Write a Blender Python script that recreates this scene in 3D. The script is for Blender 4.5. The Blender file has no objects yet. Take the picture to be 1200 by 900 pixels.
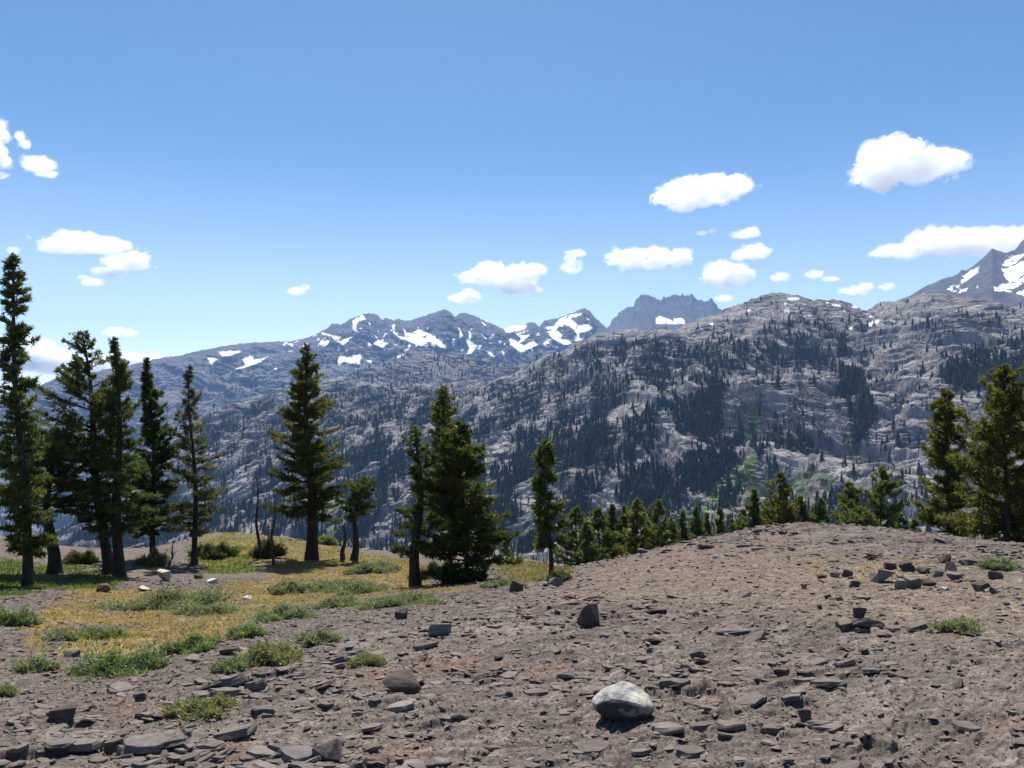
import bpy, bmesh, math, random
import numpy as np
from mathutils import Vector

# ------------------------------------------------------------------ camera, sky, sun, exposure
SC = bpy.context.scene
COL = SC.collection
F = 870.0                       # focal length in pixels of the 1200 px wide photograph
PITCH = math.atan(30 / F)
CAM = np.array([0.0, 0.0, 1.6])
cam_d = bpy.data.cameras.new('camera')
cam_d.sensor_width = 36
cam_d.lens = 36 * F / 1200
cam_d.clip_start = 0.05
cam_d.clip_end = 120000
cam = bpy.data.objects.new('camera', cam_d)
cam.location = CAM
cam.rotation_euler = (math.pi / 2 + PITCH, 0, 0)
COL.objects.link(cam)
SC.camera = cam

SUN_EL, SUN_AZ = math.radians(60), math.radians(-7)
S = Vector((math.sin(SUN_AZ) * math.cos(SUN_EL), math.cos(SUN_AZ) * math.cos(SUN_EL), math.sin(SUN_EL)))
world = bpy.data.worlds.new('World')
SC.world = world
world.use_nodes = True
wn = world.node_tree
sky = wn.nodes.new('ShaderNodeTexSky')
sky.sky_type = 'NISHITA'
sky.sun_disc = False
sky.sun_elevation = SUN_EL
sky.sun_rotation = SUN_AZ
sky.altitude = 2800
sky.air_density = 1.0
sky.dust_density = 2.2
sky.ozone_density = 1.0
bg = wn.nodes['Background']
bg.inputs['Strength'].default_value = 0.08
hsv = wn.nodes.new('ShaderNodeHueSaturation')
hsv.inputs['Hue'].default_value = 0.494
wtc = wn.nodes.new('ShaderNodeTexCoord')
wsp = wn.nodes.new('ShaderNodeSeparateXYZ')
wn.links.new(wtc.outputs['Generated'], wsp.inputs[0])
for sock, lo, hi in (('Saturation', 0.72, 1.2), ('Value', 1.22, 1.0)):      # paler, brighter air low over the horizon
    wmr = wn.nodes.new('ShaderNodeMapRange')
    wmr.interpolation_type = 'SMOOTHSTEP'
    wmr.inputs[1].default_value = 0.02; wmr.inputs[2].default_value = 0.36
    wmr.inputs[3].default_value = lo; wmr.inputs[4].default_value = hi
    wn.links.new(wsp.outputs[2], wmr.inputs[0]); wn.links.new(wmr.outputs[0], hsv.inputs[sock])
wn.links.new(sky.outputs[0], hsv.inputs['Color'])
wn.links.new(hsv.outputs[0], bg.inputs[0])
sun_d = bpy.data.lights.new('sun', 'SUN')
sun_d.energy = 5.0
sun_d.angle = math.radians(0.5)
sun_d.color = (1.0, 0.95, 0.88)
sun = bpy.data.objects.new('sun', sun_d)
sun.rotation_euler = S.to_track_quat('Z', 'Y').to_euler()
sun.location = (0, 0, 60)
COL.objects.link(sun)
SC.view_settings.view_transform = 'Standard'
SC.view_settings.look = 'None'
SC.view_settings.exposure = 0.9
SC.view_settings.gamma = 1
SC.view_settings.use_curve_mapping = False
cy = SC.cycles
cy.max_bounces = 26
cy.diffuse_bounces = 3
cy.glossy_bounces = 2
cy.transmission_bounces = 4
cy.transparent_max_bounces = 8
cy.volume_bounces = 24
cy.use_denoising = True
cy.sample_clamp_indirect = 10

HAZE_DENSITY = 5.0e-5
HAZE_COLOR = (0.30, 0.54, 1.0)
rng = np.random.default_rng(7)

# ------------------------------------------------------------------ pixel <-> direction
ca, sa = math.cos(PITCH), math.sin(PITCH)


def ray(px, py):
    """azimuth and tangent of elevation of a photo pixel"""
    x = (np.asarray(px, float) - 600) / F
    u = (450 - np.asarray(py, float)) / F
    Y = ca - u * sa
    Z = sa + u * ca
    return np.arctan2(x, Y), Z / np.hypot(x, Y)


def pt(px, py, r):
    az, te = ray(px, py)
    return np.stack([r * np.sin(az), r * np.cos(az), CAM[2] + r * te], -1)


def proj(P):
    d = P - CAM
    f = d[..., 1] * ca + d[..., 2] * sa
    u = -d[..., 1] * sa + d[..., 2] * ca
    f = np.where(np.abs(f) < 1e-6, 1e-6, f)
    px = 600 + F * d[..., 0] / f
    py = 450 - F * u / f
    return np.where(f > 0, px, -9999), np.where(f > 0, py, -9999)


# ------------------------------------------------------------------ noise
def hsh(ix, iy, seed, iz=None):
    h = (ix.astype(np.int64) * 374761393 + iy.astype(np.int64) * 668265263 + seed * 974634777) & 0xFFFFFFFF
    if iz is not None:
        h = (h + iz.astype(np.int64) * 2147483629) & 0xFFFFFFFF
    h = ((h ^ (h >> 13)) * 1274126177) & 0xFFFFFFFF
    h = ((h ^ (h >> 16)) * 2246822519) & 0xFFFFFFFF
    h = h ^ (h >> 15)
    return (h & 0xFFFFFF) / float(0xFFFFFF)


def perlin(x, y, seed=0):
    x0 = np.floor(x); y0 = np.floor(y)
    fx = x - x0; fy = y - y0
    u = fx * fx * fx * (fx * (fx * 6 - 15) + 10)
    v = fy * fy * fy * (fy * (fy * 6 - 15) + 10)

    def g(i, j):
        a = hsh(x0 + i, y0 + j, seed) * 2 * np.pi
        return np.cos(a) * (fx - i) + np.sin(a) * (fy - j)
    a = g(0, 0); b = g(1, 0); c = g(0, 1); d = g(1, 1)
    return 1.5 * ((a + (b - a) * u) * (1 - v) + (c + (d - c) * u) * v)


def fbm(x, y, octv=4, seed=0, gain=0.5, lac=2.07):
    s = 0; a = 1.0; t = 0
    for k in range(octv):
        s = s + a * perlin(x, y, seed + 17 * k)
        t += a
        x = x * lac + 13.7; y = y * lac - 7.1; a *= gain
    return s / t


def ridged(x, y, octv=4, seed=0, gain=0.5):
    s = 0; a = 1.0; t = 0
    for k in range(octv):
        s = s + a * (1 - 2 * np.abs(perlin(x, y, seed + 31 * k)))
        t += a
        x = x * 2.1 + 3.3; y = y * 2.1 + 9.1; a *= gain
    return s / t


def vnoise3(p, seed=0):
    i = np.floor(p); f = p - i
    f = f * f * (3 - 2 * f)
    r = 0
    for a in (0, 1):
        for b in (0, 1):
            for c in (0, 1):
                w = (f[:, 0] if a else 1 - f[:, 0]) * (f[:, 1] if b else 1 - f[:, 1]) * (f[:, 2] if c else 1 - f[:, 2])
                r = r + w * hsh(i[:, 0] + a, i[:, 1] + b, seed, i[:, 2] + c)
    return r * 2 - 1


def fbm3(p, octv=4, seed=0, gain=0.5):
    s = 0; a = 1.0; t = 0
    for k in range(octv):
        s = s + a * vnoise3(p, seed + k * 11)
        t += a; p = p * 2.05 + 5.3; a *= gain
    return s / t


def voronoi(x, y, seed=0):
    """F1, F2, per cell random a, b, c and the offset to the cell's seed"""
    ix = np.floor(x); iy = np.floor(y)
    d1 = np.full(x.shape, 9.0); d2 = np.full(x.shape, 9.0)
    bx = np.zeros(x.shape); by = np.zeros(x.shape); ci = np.zeros(x.shape); cj = np.zeros(x.shape)
    for i in (-1, 0, 1):
        for j in (-1, 0, 1):
            cx = ix + i; cyy = iy + j
            ox = cx + 0.1 + 0.8 * hsh(cx, cyy, seed) - x
            oy = cyy + 0.1 + 0.8 * hsh(cx, cyy, seed + 1) - y
            d = ox * ox + oy * oy
            m = d < d1
            d2 = np.where(m, d1, np.minimum(d2, d))
            bx = np.where(m, ox, bx); by = np.where(m, oy, by)
            ci = np.where(m, cx, ci); cj = np.where(m, cyy, cj)
            d1 = np.where(m, d, d1)
    return np.sqrt(d1), np.sqrt(d2), hsh(ci, cj, seed + 2), hsh(ci, cj, seed + 3), hsh(ci, cj, seed + 4), bx, by


def sst(a, b, x):
    t = np.clip((x - a) / (b - a), 0, 1)
    return t * t * (3 - 2 * t)


def inpoly(px, py, poly):
    poly = np.asarray(poly, float)
    lo = poly.min(0); hi = poly.max(0)
    m = (px >= lo[0]) & (px <= hi[0]) & (py >= lo[1]) & (py <= hi[1])
    res = np.zeros(px.shape, bool)
    if not m.any():
        return res
    x = px[m]; y = py[m]
    r = np.zeros(x.shape, bool)
    n = len(poly)
    for k in range(n):
        x1, y1 = poly[k]; x2, y2 = poly[(k + 1) % n]
        if y1 == y2:
            continue
        c = (y1 > y) != (y2 > y)
        r ^= c & (x < (x2 - x1) * (y - y1) / (y2 - y1) + x1)
    res[m] = r
    return res


# ------------------------------------------------------------------ mesh helpers
def raw_mesh(name, V, faces_flat, nper, col=None, smooth=False):
    me = bpy.data.meshes.new(name)
    V = np.ascontiguousarray(V, dtype=np.float32)
    nf = len(faces_flat) // nper
    me.vertices.add(len(V)); me.vertices.foreach_set('co', V.ravel())
    me.loops.add(len(faces_flat)); me.loops.foreach_set('vertex_index', np.ascontiguousarray(faces_flat, dtype=np.int32))
    me.polygons.add(nf)
    me.polygons.foreach_set('loop_start', np.arange(0, nf * nper, nper, dtype=np.int32))
    me.polygons.foreach_set('use_smooth', np.full(nf, smooth))
    me.update(calc_edges=True)
    if col is not None:
        a = me.attributes.new('Col', 'FLOAT_COLOR', 'POINT')
        c = np.ones((len(V), 4), np.float32); c[:, :3] = col
        a.data.foreach_set('color', c.ravel())
    return me


def grid_mesh(name, P, col, wrap=False, smooth=False):
    R, C = P.shape[:2]
    idx = np.arange(R * C).reshape(R, C)
    if wrap:
        nx = np.roll(idx, -1, 1)
        q = np.stack([idx[:-1], nx[:-1], nx[1:], idx[1:]], -1)
    else:
        q = np.stack([idx[:-1, :-1], idx[:-1, 1:], idx[1:, 1:], idx[1:, :-1]], -1)
    return raw_mesh(name, P.reshape(-1, 3), q.ravel(), 4, col.reshape(-1, 3), smooth)


def link(name, me, mat=None, parent=None, loc=None, kind=None):
    o = bpy.data.objects.new(name, me)
    if mat is not None:
        me.materials.clear(); me.materials.append(mat)
    COL.objects.link(o)
    if parent is not None:
        o.parent = parent
    if loc is not None:
        o.location = [float(v) for v in loc]
    if kind:
        o['kind'] = kind
    return o


def tag(o, label, cat, group=None):
    o['label'] = label; o['category'] = cat
    if group:
        o['group'] = group
    return o


def thing(name, label, cat, loc, group=None):
    o = bpy.data.objects.new(name, None)
    o.empty_display_size = 0.2
    COL.objects.link(o)
    o.location = [float(v) for v in loc]
    return tag(o, label, cat, group)


# ------------------------------------------------------------------ materials
def new_mat(name):
    m = bpy.data.materials.new(name); m.use_nodes = True
    nt = m.node_tree
    return m, nt, nt.nodes['Principled BSDF'], nt.nodes['Material Output']


def col_mat(name, rough=0.95, nscale=None, namp=0.25, bump=None, detail=8, base=None):
    """procedural: vertex albedo (or one base colour) varied by noise, noise bump"""
    m, nt, b, out = new_mat(name)
    N, L = nt.nodes, nt.links
    if base is None:
        at = N.new('ShaderNodeAttribute'); at.attribute_name = 'Col'
        c = at.outputs['Color']
    else:
        rgb = N.new('ShaderNodeRGB'); rgb.outputs[0].default_value = (*base, 1); c = rgb.outputs[0]
    geo = N.new('ShaderNodeNewGeometry')
    if nscale:
        nz = N.new('ShaderNodeTexNoise'); nz.inputs['Scale'].default_value = nscale
        nz.inputs['Detail'].default_value = detail; nz.inputs['Roughness'].default_value = 0.7
        L.new(geo.outputs['Position'], nz.inputs['Vector'])
        mr = N.new('ShaderNodeMapRange'); mr.inputs[1].default_value = 0.3; mr.inputs[2].default_value = 0.7
        mr.inputs[3].default_value = 1 - namp; mr.inputs[4].default_value = 1 + namp
        L.new(nz.outputs['Fac'], mr.inputs[0])
        mx = N.new('ShaderNodeMix'); mx.data_type = 'RGBA'; mx.blend_type = 'MULTIPLY'; mx.inputs[0].default_value = 1
        L.new(c, mx.inputs[6]); L.new(mr.outputs[0], mx.inputs[7])
        c = mx.outputs[2]
    L.new(c, b.inputs['Base Color'])
    b.inputs['Roughness'].default_value = rough
    b.inputs['Specular IOR Level'].default_value = 0.15
    if bump:
        sc, st, dist = bump
        n2 = N.new('ShaderNodeTexNoise'); n2.inputs['Scale'].default_value = sc; n2.inputs['Detail'].default_value = 8
        n2.inputs['Roughness'].default_value = 0.65
        L.new(geo.outputs['Position'], n2.inputs['Vector'])
        bp = N.new('ShaderNodeBump'); bp.inputs['Strength'].default_value = st; bp.inputs['Distance'].default_value = dist
        L.new(n2.outputs['Fac'], bp.inputs['Height']); L.new(bp.outputs[0], b.inputs['Normal'])
    return m


def leaf_mat(name, transl=0.4):
    m, nt, b, out = new_mat(name)
    N, L = nt.nodes, nt.links
    at = N.new('ShaderNodeAttribute'); at.attribute_name = 'Col'
    L.new(at.outputs['Color'], b.inputs['Base Color'])
    b.inputs['Roughness'].default_value = 0.6
    b.inputs['Specular IOR Level'].default_value = 0.3
    tr = N.new('ShaderNodeBsdfTranslucent')
    hs = N.new('ShaderNodeMix'); hs.data_type = 'RGBA'; hs.blend_type = 'MULTIPLY'; hs.inputs[0].default_value = 1
    hs.inputs[7].default_value = (1.25, 1.35, 0.6, 1)
    L.new(at.outputs['Color'], hs.inputs[6]); L.new(hs.outputs[2], tr.inputs['Color'])
    ms = N.new('ShaderNodeMixShader'); ms.inputs[0].default_value = transl
    L.new(b.outputs[0], ms.inputs[1]); L.new(tr.outputs[0], ms.inputs[2])
    L.new(ms.outputs[0], out.inputs['Surface'])
    return m


def ground_mat():
    """weathered bedrock and grit: broken cells at three sizes give the relief and the change of tone"""
    m = col_mat('weathered_rock_ground', 0.95, 9.0, 0.22)
    nt = m.node_tree; N, L = nt.nodes, nt.links
    b = N['Principled BSDF']
    geo = N.new('ShaderNodeNewGeometry')
    wz = N.new('ShaderNodeTexNoise'); wz.inputs['Scale'].default_value = 6; wz.inputs['Detail'].default_value = 5
    L.new(geo.outputs['Position'], wz.inputs['Vector'])
    wm = N.new('ShaderNodeVectorMath'); wm.operation = 'MULTIPLY_ADD'; wm.inputs[1].default_value = (0.14, 0.14, 0.14)
    L.new(wz.outputs['Color'], wm.inputs[0]); L.new(geo.outputs['Position'], wm.inputs[2])
    st = N.new('ShaderNodeMapping'); st.inputs['Scale'].default_value = (0.75, 1.45, 0.4); st.inputs['Rotation'].default_value = (0, 0, -0.22)
    L.new(wm.outputs[0], st.inputs['Vector'])
    base = b.inputs['Base Color'].links[0].from_socket
    hsum = None
    for sc, hgt, ton in ((8, 0.030, 0.16), (21, 0.016, 0.22), (58, 0.008, 0.30), (150, 0.003, 0.28)):
        v = N.new('ShaderNodeTexVoronoi'); v.inputs['Scale'].default_value = sc; v.inputs['Randomness'].default_value = 1
        L.new(st.outputs[0], v.inputs['Vector'])
        sp = N.new('ShaderNodeSeparateColor'); L.new(v.outputs['Color'], sp.inputs[0])
        mu = N.new('ShaderNodeMath'); mu.operation = 'MULTIPLY'; mu.inputs[1].default_value = hgt
        L.new(sp.outputs[0], mu.inputs[0])
        if hsum is None:
            hsum = mu.outputs[0]
        else:
            ad = N.new('ShaderNodeMath'); ad.operation = 'ADD'
            L.new(hsum, ad.inputs[0]); L.new(mu.outputs[0], ad.inputs[1]); hsum = ad.outputs[0]
        mr = N.new('ShaderNodeMapRange'); mr.inputs[3].default_value = 1 - ton; mr.inputs[4].default_value = 1 + ton
        L.new(sp.outputs[1], mr.inputs[0])
        mx = N.new('ShaderNodeMix'); mx.data_type = 'RGBA'; mx.blend_type = 'MULTIPLY'; mx.inputs[0].default_value = 1
        L.new(base, mx.inputs[6]); L.new(mr.outputs[0], mx.inputs[7]); base = mx.outputs[2]
    L.new(base, b.inputs['Base Color'])
    nz = N.new('ShaderNodeTexNoise'); nz.inputs['Scale'].default_value = 40; nz.inputs['Detail'].default_value = 9; nz.inputs['Roughness'].default_value = 0.7
    L.new(geo.outputs['Position'], nz.inputs['Vector'])
    ma = N.new('ShaderNodeMath'); ma.operation = 'MULTIPLY_ADD'; ma.inputs[1].default_value = 0.016
    L.new(nz.outputs['Fac'], ma.inputs[0]); L.new(hsum, ma.inputs[2])
    bp = N.new('ShaderNodeBump'); bp.inputs['Strength'].default_value = 0.6; bp.inputs['Distance'].default_value = 1.0
    L.new(ma.outputs[0], bp.inputs['Height']); L.new(bp.outputs[0], b.inputs['Normal'])
    return m


M_ground = ground_mat()
M_mount = col_mat('granite_slopes', 0.95, 0.09, 0.22, (0.35, 0.9, 1.2))
M_range = col_mat('far_rock', 0.95, 0.02, 0.2, (0.05, 0.8, 6))
M_rock = col_mat('stone', 0.92, 14, 0.3, (30, 0.7, 0.015))
M_bark = col_mat('bark', 0.95, 9, 0.45, (25, 0.9, 0.03), base=(0.055, 0.042, 0.034))
M_dead = col_mat('dead_wood', 0.9, 9, 0.35, (25, 0.8, 0.02), base=(0.075, 0.058, 0.048))
M_leaf = leaf_mat('conifer_needles', 0.45)
M_shrub = leaf_mat('shrub_leaves', 0.3)
M_grass = leaf_mat('dry_grass_blades', 0.45)
M_far = col_mat('forest_needles', 0.9)

# ------------------------------------------------------------------ GROUND: one sheet, camera height shaped by control points
ctrl = []
rows = {
    900: [(-150, 4.1), (0, 3.9), (300, 3.6), (600, 3.4), (900, 3.4), (1200, 3.5), (1350, 3.6)],
    850: [(-150, 4.8), (0, 4.5), (300, 4.2), (600, 3.95), (900, 3.85), (1200, 3.9), (1350, 4.0)],
    800: [(-150, 6.5), (0, 6.0), (300, 5.0), (600, 4.6), (900, 4.5), (1200, 4.5), (1350, 4.6)],
    750: [(-150, 9), (0, 8.7), (150, 8.6), (300, 7.0), (450, 6.2), (600, 5.7), (900, 5.4), (1200, 5.4), (1350, 5.5)],
    720: [(-150, 12.5), (0, 12.3), (150, 13.5), (300, 11), (450, 8), (600, 6.8), (900, 6.3), (1200, 6.3), (1350, 6.4)],
    700: [(-150, 17), (0, 17), (200, 18), (350, 16), (450, 13), (560, 10), (650, 8.2), (800, 7.2), (1000, 7.0), (1200, 7.0), (1350, 7.2)],
    680: [(-150, 23), (0, 23), (100, 23), (300, 23), (450, 21), (540, 18), (640, 12), (700, 9.5), (900, 8.3), (1200, 8.2), (1350, 8.4)],
    655: [(-150, 29), (50, 29), (250, 30), (365, 30), (450, 29), (560, 26), (770, 11.4), (900, 10), (1050, 10), (1200, 10.5), (1350, 11)],
}
for y, l in rows.items():
    for x, r in l:
        ctrl.append((x, y, r))
ctrl += [(640, 672, 17), (690, 660, 15), (740, 652, 15), (800, 638, 16), (850, 631, 16), (930, 622, 16.5), (1050, 629, 16), (1120, 635, 15.5), (1200, 645, 15), (1350, 652, 15)]
ctrl += [(-150, 620, 40), (0, 628, 36), (100, 642, 35), (180, 641, 36), (250, 625, 38), (330, 629, 37), (420, 643, 35), (480, 648, 34), (560, 655, 32), (620, 654, 28), (660, 667, 22)]
cp = [];
for x, y, r in ctrl:
    az, te = ray(x, y)
    cp.append((float(az), r, CAM[2] + r * float(te)))
for a in np.radians(np.arange(-40, 41, 16)):
    cp += [(a, 1.2, 0.0), (a, 2.2, 0.0)]
for x, z22, z30, z50 in [(690, -3.2, -5.5, -11), (740, -3.3, -6.0, -12), (800, -3.3, -6.5, -12), (860, -3.2, -6.5, -12), (930, -3.2, -6.5, -12), (1050, -3.2, -6.0, -11), (1120, -3.0, -5.5, -10), (1200, -2.8, -5, -9), (1350, -2.8, -5, -9)]:
    a = float(ray(x, 450)[0])
    cp += [(a, 22, z22), (a, 30, z30), (a, 50, z50), (a, 90, z50 - 16)]
for x in (-150, 0, 120, 250, 400, 520, 620):
    a = float(ray(x, 450)[0])
    cp += [(a, 50, -9.5), (a, 66, -16), (a, 90, -27)]
cp = np.array(cp)
cu = np.stack([cp[:, 0] * 2.2, np.log(cp[:, 1])], -1)


def tps_k(d2):
    return np.where(d2 > 1e-12, 0.5 * d2 * np.log(np.maximum(d2, 1e-12)), 0)


n = len(cu)
K = tps_k(((cu[:, None] - cu[None]) ** 2).sum(-1)) + np.eye(n) * 2e-3
Pm = np.concatenate([np.ones((n, 1)), cu], 1)
A = np.block([[K, Pm], [Pm.T, np.zeros((3, 3))]])
w_tps = np.linalg.solve(A, np.concatenate([cp[:, 2], np.zeros(3)]))


def base_z(az, r):
    sh = az.shape
    a = np.clip(az.ravel(), -0.9, 0.9) * 2.2; v = np.log(np.clip(r.ravel(), 1.0, 90))
    out = w_tps[n] + w_tps[n + 1] * a + w_tps[n + 2] * v
    for k in range(n):
        out = out + w_tps[k] * tps_k((a - cu[k, 0]) ** 2 + (v - cu[k, 1]) ** 2)
    z = out.reshape(sh)
    far = np.clip((r - 90) / 500, 0, 1)
    z = z - 210 * far ** 0.8
    behind = sst(0.9, 1.5, np.abs(az))
    return z * (1 - behind) + behind * (0.25 * np.minimum(r, 60) ** 0.6 - 0.4)


NC_F, NR_F = 1300, 1050
az_f = np.radians(np.linspace(-41, 41, NC_F))
az_all = np.concatenate([az_f, np.radians(np.linspace(41, 319, 72)[1:-1])])
az_all = np.where(az_all > np.pi, az_all - 2 * np.pi, az_all)
lr0, lr1 = math.log(2.6), math.log(46)
r_f = np.exp(np.linspace(lr0, lr1, NR_F))
r_all = np.concatenate([np.linspace(0.25, 2.6, 14)[:-1], r_f, np.exp(np.linspace(lr1, math.log(900), 40))[1:]])
AZ, RR = np.meshgrid(az_all, r_all)
GX, GY = RR * np.sin(AZ), RR * np.cos(AZ)
Z0 = base_z(AZ, RR)
PX, PY = proj(np.stack([GX, GY, Z0], -1))
wob = 14 * fbm(GX * 0.5, GY * 0.5, 3, 90)
wx = PX + wob * 1.6; wy = PY + wob * 0.5 + 5 * fbm(GX * 1.4, GY * 1.4, 2, 91)


hf = 5 * perlin(GX * 5, GY * 5, 93) + 3 * perlin(GX * 11, GY * 11, 94)


def soft(poly, feather=0.0):
    if not feather:
        return inpoly(wx + hf * 2, wy + hf * 0.5, poly).astype(float)
    a = 0
    for k in range(9):
        t = k * 2.4; q = math.sqrt(k / 9) * feather
        a = a + inpoly(wx + hf + q * 3 * math.cos(t), wy + q * math.sin(t), poly)
    return a / 9


# zones of the ground (real patches of different cover)
soil_left = np.clip(sst(60, -80, (wx * 0.5 + 585 - wy) * -1 - 0) * 0, 0, 1)
line = 850 - 0.27 * wx                       # boundary: bare gravel slope above, bedrock slabs below
gravel_l = sst(25, -25, wy - line) * sst(560, 470, wx)
trail = soft([(690, 668), (830, 642), (930, 640), (1060, 668), (1200, 668), (1320, 672), (1320, 735), (1180, 745), (1000, 728), (860, 712), (700, 706)], 14)
up_l = sst(712, 700, wy) * sst(640, 560, wx)
gravel = np.clip(np.maximum(np.maximum(gravel_l, trail * 0.9), up_l), 0, 1)
pinkrock = sst(34, 36.5, RR) * (RR < 60) * sst(680, 640, wx)
gold = soft([(20, 746), (55, 705), (110, 690), (250, 692), (330, 672), (470, 662), (510, 688), (450, 698), (380, 702), (330, 715), (280, 738), (235, 756), (160, 768), (100, 770), (30, 766)])
gold = np.maximum(gold, soft([(470, 694), (560, 684), (560, 692), (480, 700)]))
olive = soft([(235, 626), (330, 630), (470, 655), (520, 668), (470, 668), (330, 672), (300, 660), (240, 668)])
olive2 = soft([(585, 655), (660, 660), (665, 675), (600, 682), (580, 672)])
green = soft([(-60, 655), (60, 660), (140, 668), (135, 690), (50, 692), (-60, 705)])
green = np.maximum(green, soft([(225, 640), (300, 640), (300, 668), (220, 672)]))
dryp = soft([(950, 655), (1070, 655), (1110, 672), (1060, 684), (950, 676)], 3) * (fbm(GX * 2, GY * 2, 3, 55) > 0.05)
gold = gold * sst(-0.2, 0.05, fbm(GX * 1.3, GY * 0.9, 4, 44) + 0.16)
olive = olive * sst(-0.3, 0.1, fbm(GX * 1.2, GY * 0.9, 4, 45) + 0.1)
green = green * sst(-0.3, 0.1, fbm(GX * 1.2, GY * 0.9, 4, 46) + 0.1)
cover = np.clip(np.maximum.reduce([gold, olive * 0.9, olive2 * 0.8, green]), 0, 1)
rocky = np.clip(1 - gravel, 0, 1) * (1 - cover)
rocky = np.maximum(rocky, pinkrock * 0.6)

# relief
ang = math.radians(14)
ux = GX * math.cos(ang) + GY * math.sin(ang); uy = -GX * math.sin(ang) + GY * math.cos(ang)
warp = 0.30 * fbm(GX * 1.1, GY * 1.1, 4, 5) + 0.05 * fbm(GX * 7, GY * 7, 3, 6)


def slabs(sx, sy, seed, amp, tilt):
    f1, f2, a, b, c, ox, oy = voronoi(ux / sx + warp * 0.5 / sx, uy / sy + warp / sy, seed)
    ht = (a - 0.5) * amp + oy * sy * tilt * (0.3 + b) + ox * sx * tilt * (c - 0.5)
    crack = -min(amp, 0.026) * 0.4 * (1 - sst(0.0, 0.09, f2 - f1)) * (b > 0.35)
    return ht + crack, a, f2 - f1


s1, a1, e1 = slabs(1.05, 0.48, 11, 0.026, 0.05)
s2, a2, e2 = slabs(0.40, 0.17, 23, 0.026, 0.10)
s3, a3, e3 = slabs(0.15, 0.07, 37, 0.016, 0.13)
s4, a4, e4 = slabs(0.06, 0.035, 51, 0.009, 0.14)
near = sst(60, 25, RR)
patch = sst(-0.1, 0.3, fbm(GX * 0.55, GY * 0.75, 3, 8))
outcrop = sst(0.0, 0.25, fbm(GX * 0.42 + 3, GY * 0.7, 3, 61))
relief = rocky * (s1 * (0.15 + 0.85 * outcrop) + s2 * (0.25 + 0.75 * patch)) + s3 * (0.25 + 0.75 * rocky) * (1 - 0.8 * cover) + s4 * (0.7 + 0.3 * rocky) * (1 - 0.7 * cover)
relief = relief + 0.05 * fbm(GX * 0.5, GY * 0.5, 4, 3) + cover * 0.05 * fbm(GX * 2.2, GY * 2.2, 3, 33)
crest = sst(13, 15.5, RR) * sst(700, 760, wx) * (RR < 40)
relief = relief + crest * (s1 * 0.9 + s2 * 1.0)
relief = relief + pinkrock * (s1 * 2.0)
relief *= near
for _ in range(1):                            # weathered edges
    relief[1:-1] = 0.25 * relief[:-2] + 0.5 * relief[1:-1] + 0.25 * relief[2:]
    relief = 0.25 * np.roll(relief, 1, 1) + 0.5 * relief + 0.25 * np.roll(relief, -1, 1)
relief = relief + near * (1 - 0.7 * cover) * (0.006 * fbm(GX * 14, GY * 14, 3, 34) + 0.003 * perlin(GX * 45, GY * 45, 35))
GZ = Z0 + relief + sst(60, 200, RR) * 8 * fbm(GX * 0.02, GY * 0.02, 4, 2)

# albedo
var = fbm(GX * 0.7, GY * 0.9, 5, 70)[..., None]
fine = fbm(GX * 6, GY * 6, 3, 71)[..., None]
c_rock = np.array([0.205, 0.172, 0.158]) + var * np.array([0.05, 0.042, 0.036])
c_rock = c_rock * (0.82 + 0.36 * a2[..., None]) * (0.88 + 0.24 * a3[..., None])
rust = sst(0.15, 0.5, fbm(GX * 0.9 + 20, GY * 1.3, 4, 72))[..., None] * rocky[..., None]
c_rock = c_rock * (1 - rust * 0.7) + np.array([0.28, 0.19, 0.145]) * rust * 0.7
c_grav = np.array([0.20, 0.165, 0.145]) + var * 0.03
c_grav = c_grav * (0.75 + 0.5 * a4[..., None])
c_trail = np.array([0.245, 0.195, 0.155]) * (0.8 + 0.4 * a4[..., None]) + var * 0.03
Cg = c_rock * (1 - gravel[..., None]) + c_grav * gravel[..., None]
Cg = Cg * (1 - trail[..., None] * .9) + c_trail * trail[..., None] * .9


def over(C, m, col, v=0.25):
    m = m[..., None]
    return C * (1 - m) + np.array(col) * (1 + v * fine + v * var) * m


Cg = over(Cg, pinkrock * 0.8, (0.29, 0.225, 0.2))
Cg = over(Cg, gold * 0.9, (0.30, 0.215, 0.075), 0.5)
Cg = over(Cg, olive * 0.9, (0.26, 0.21, 0.07), 0.6)
sagey = soft([(180, 700), (260, 690), (420, 680), (520, 690), (500, 712), (360, 730), (250, 735), (190, 725)], 6) * sst(-0.05, 0.15, fbm(GX * 1.2, GY * 0.8, 4, 57))
Cg = over(Cg, sagey * 0.8, (0.20, 0.21, 0.12), 0.4)
Cg = over(Cg, olive2 * 0.7, (0.2, 0.17, 0.06), 0.8)
Cg = over(Cg, green * 0.9, (0.12, 0.14, 0.035), 0.4)
Cg = over(Cg, dryp * 0.5, (0.36, 0.25, 0.1), 0.4)
Cg = np.clip(Cg * 0.54 * np.array([1.04, 1.0, 0.945]), 0.02, 0.6)
ground_me = grid_mesh('ground', np.stack([GX, GY, GZ], -1), Cg, wrap=True)
ground_me.polygons.foreach_set('use_smooth', np.ones(len(ground_me.polygons), bool))
link('ground', ground_me, M_ground, kind='structure')
GZF = GZ[13:13 + NR_F, :NC_F]


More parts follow.
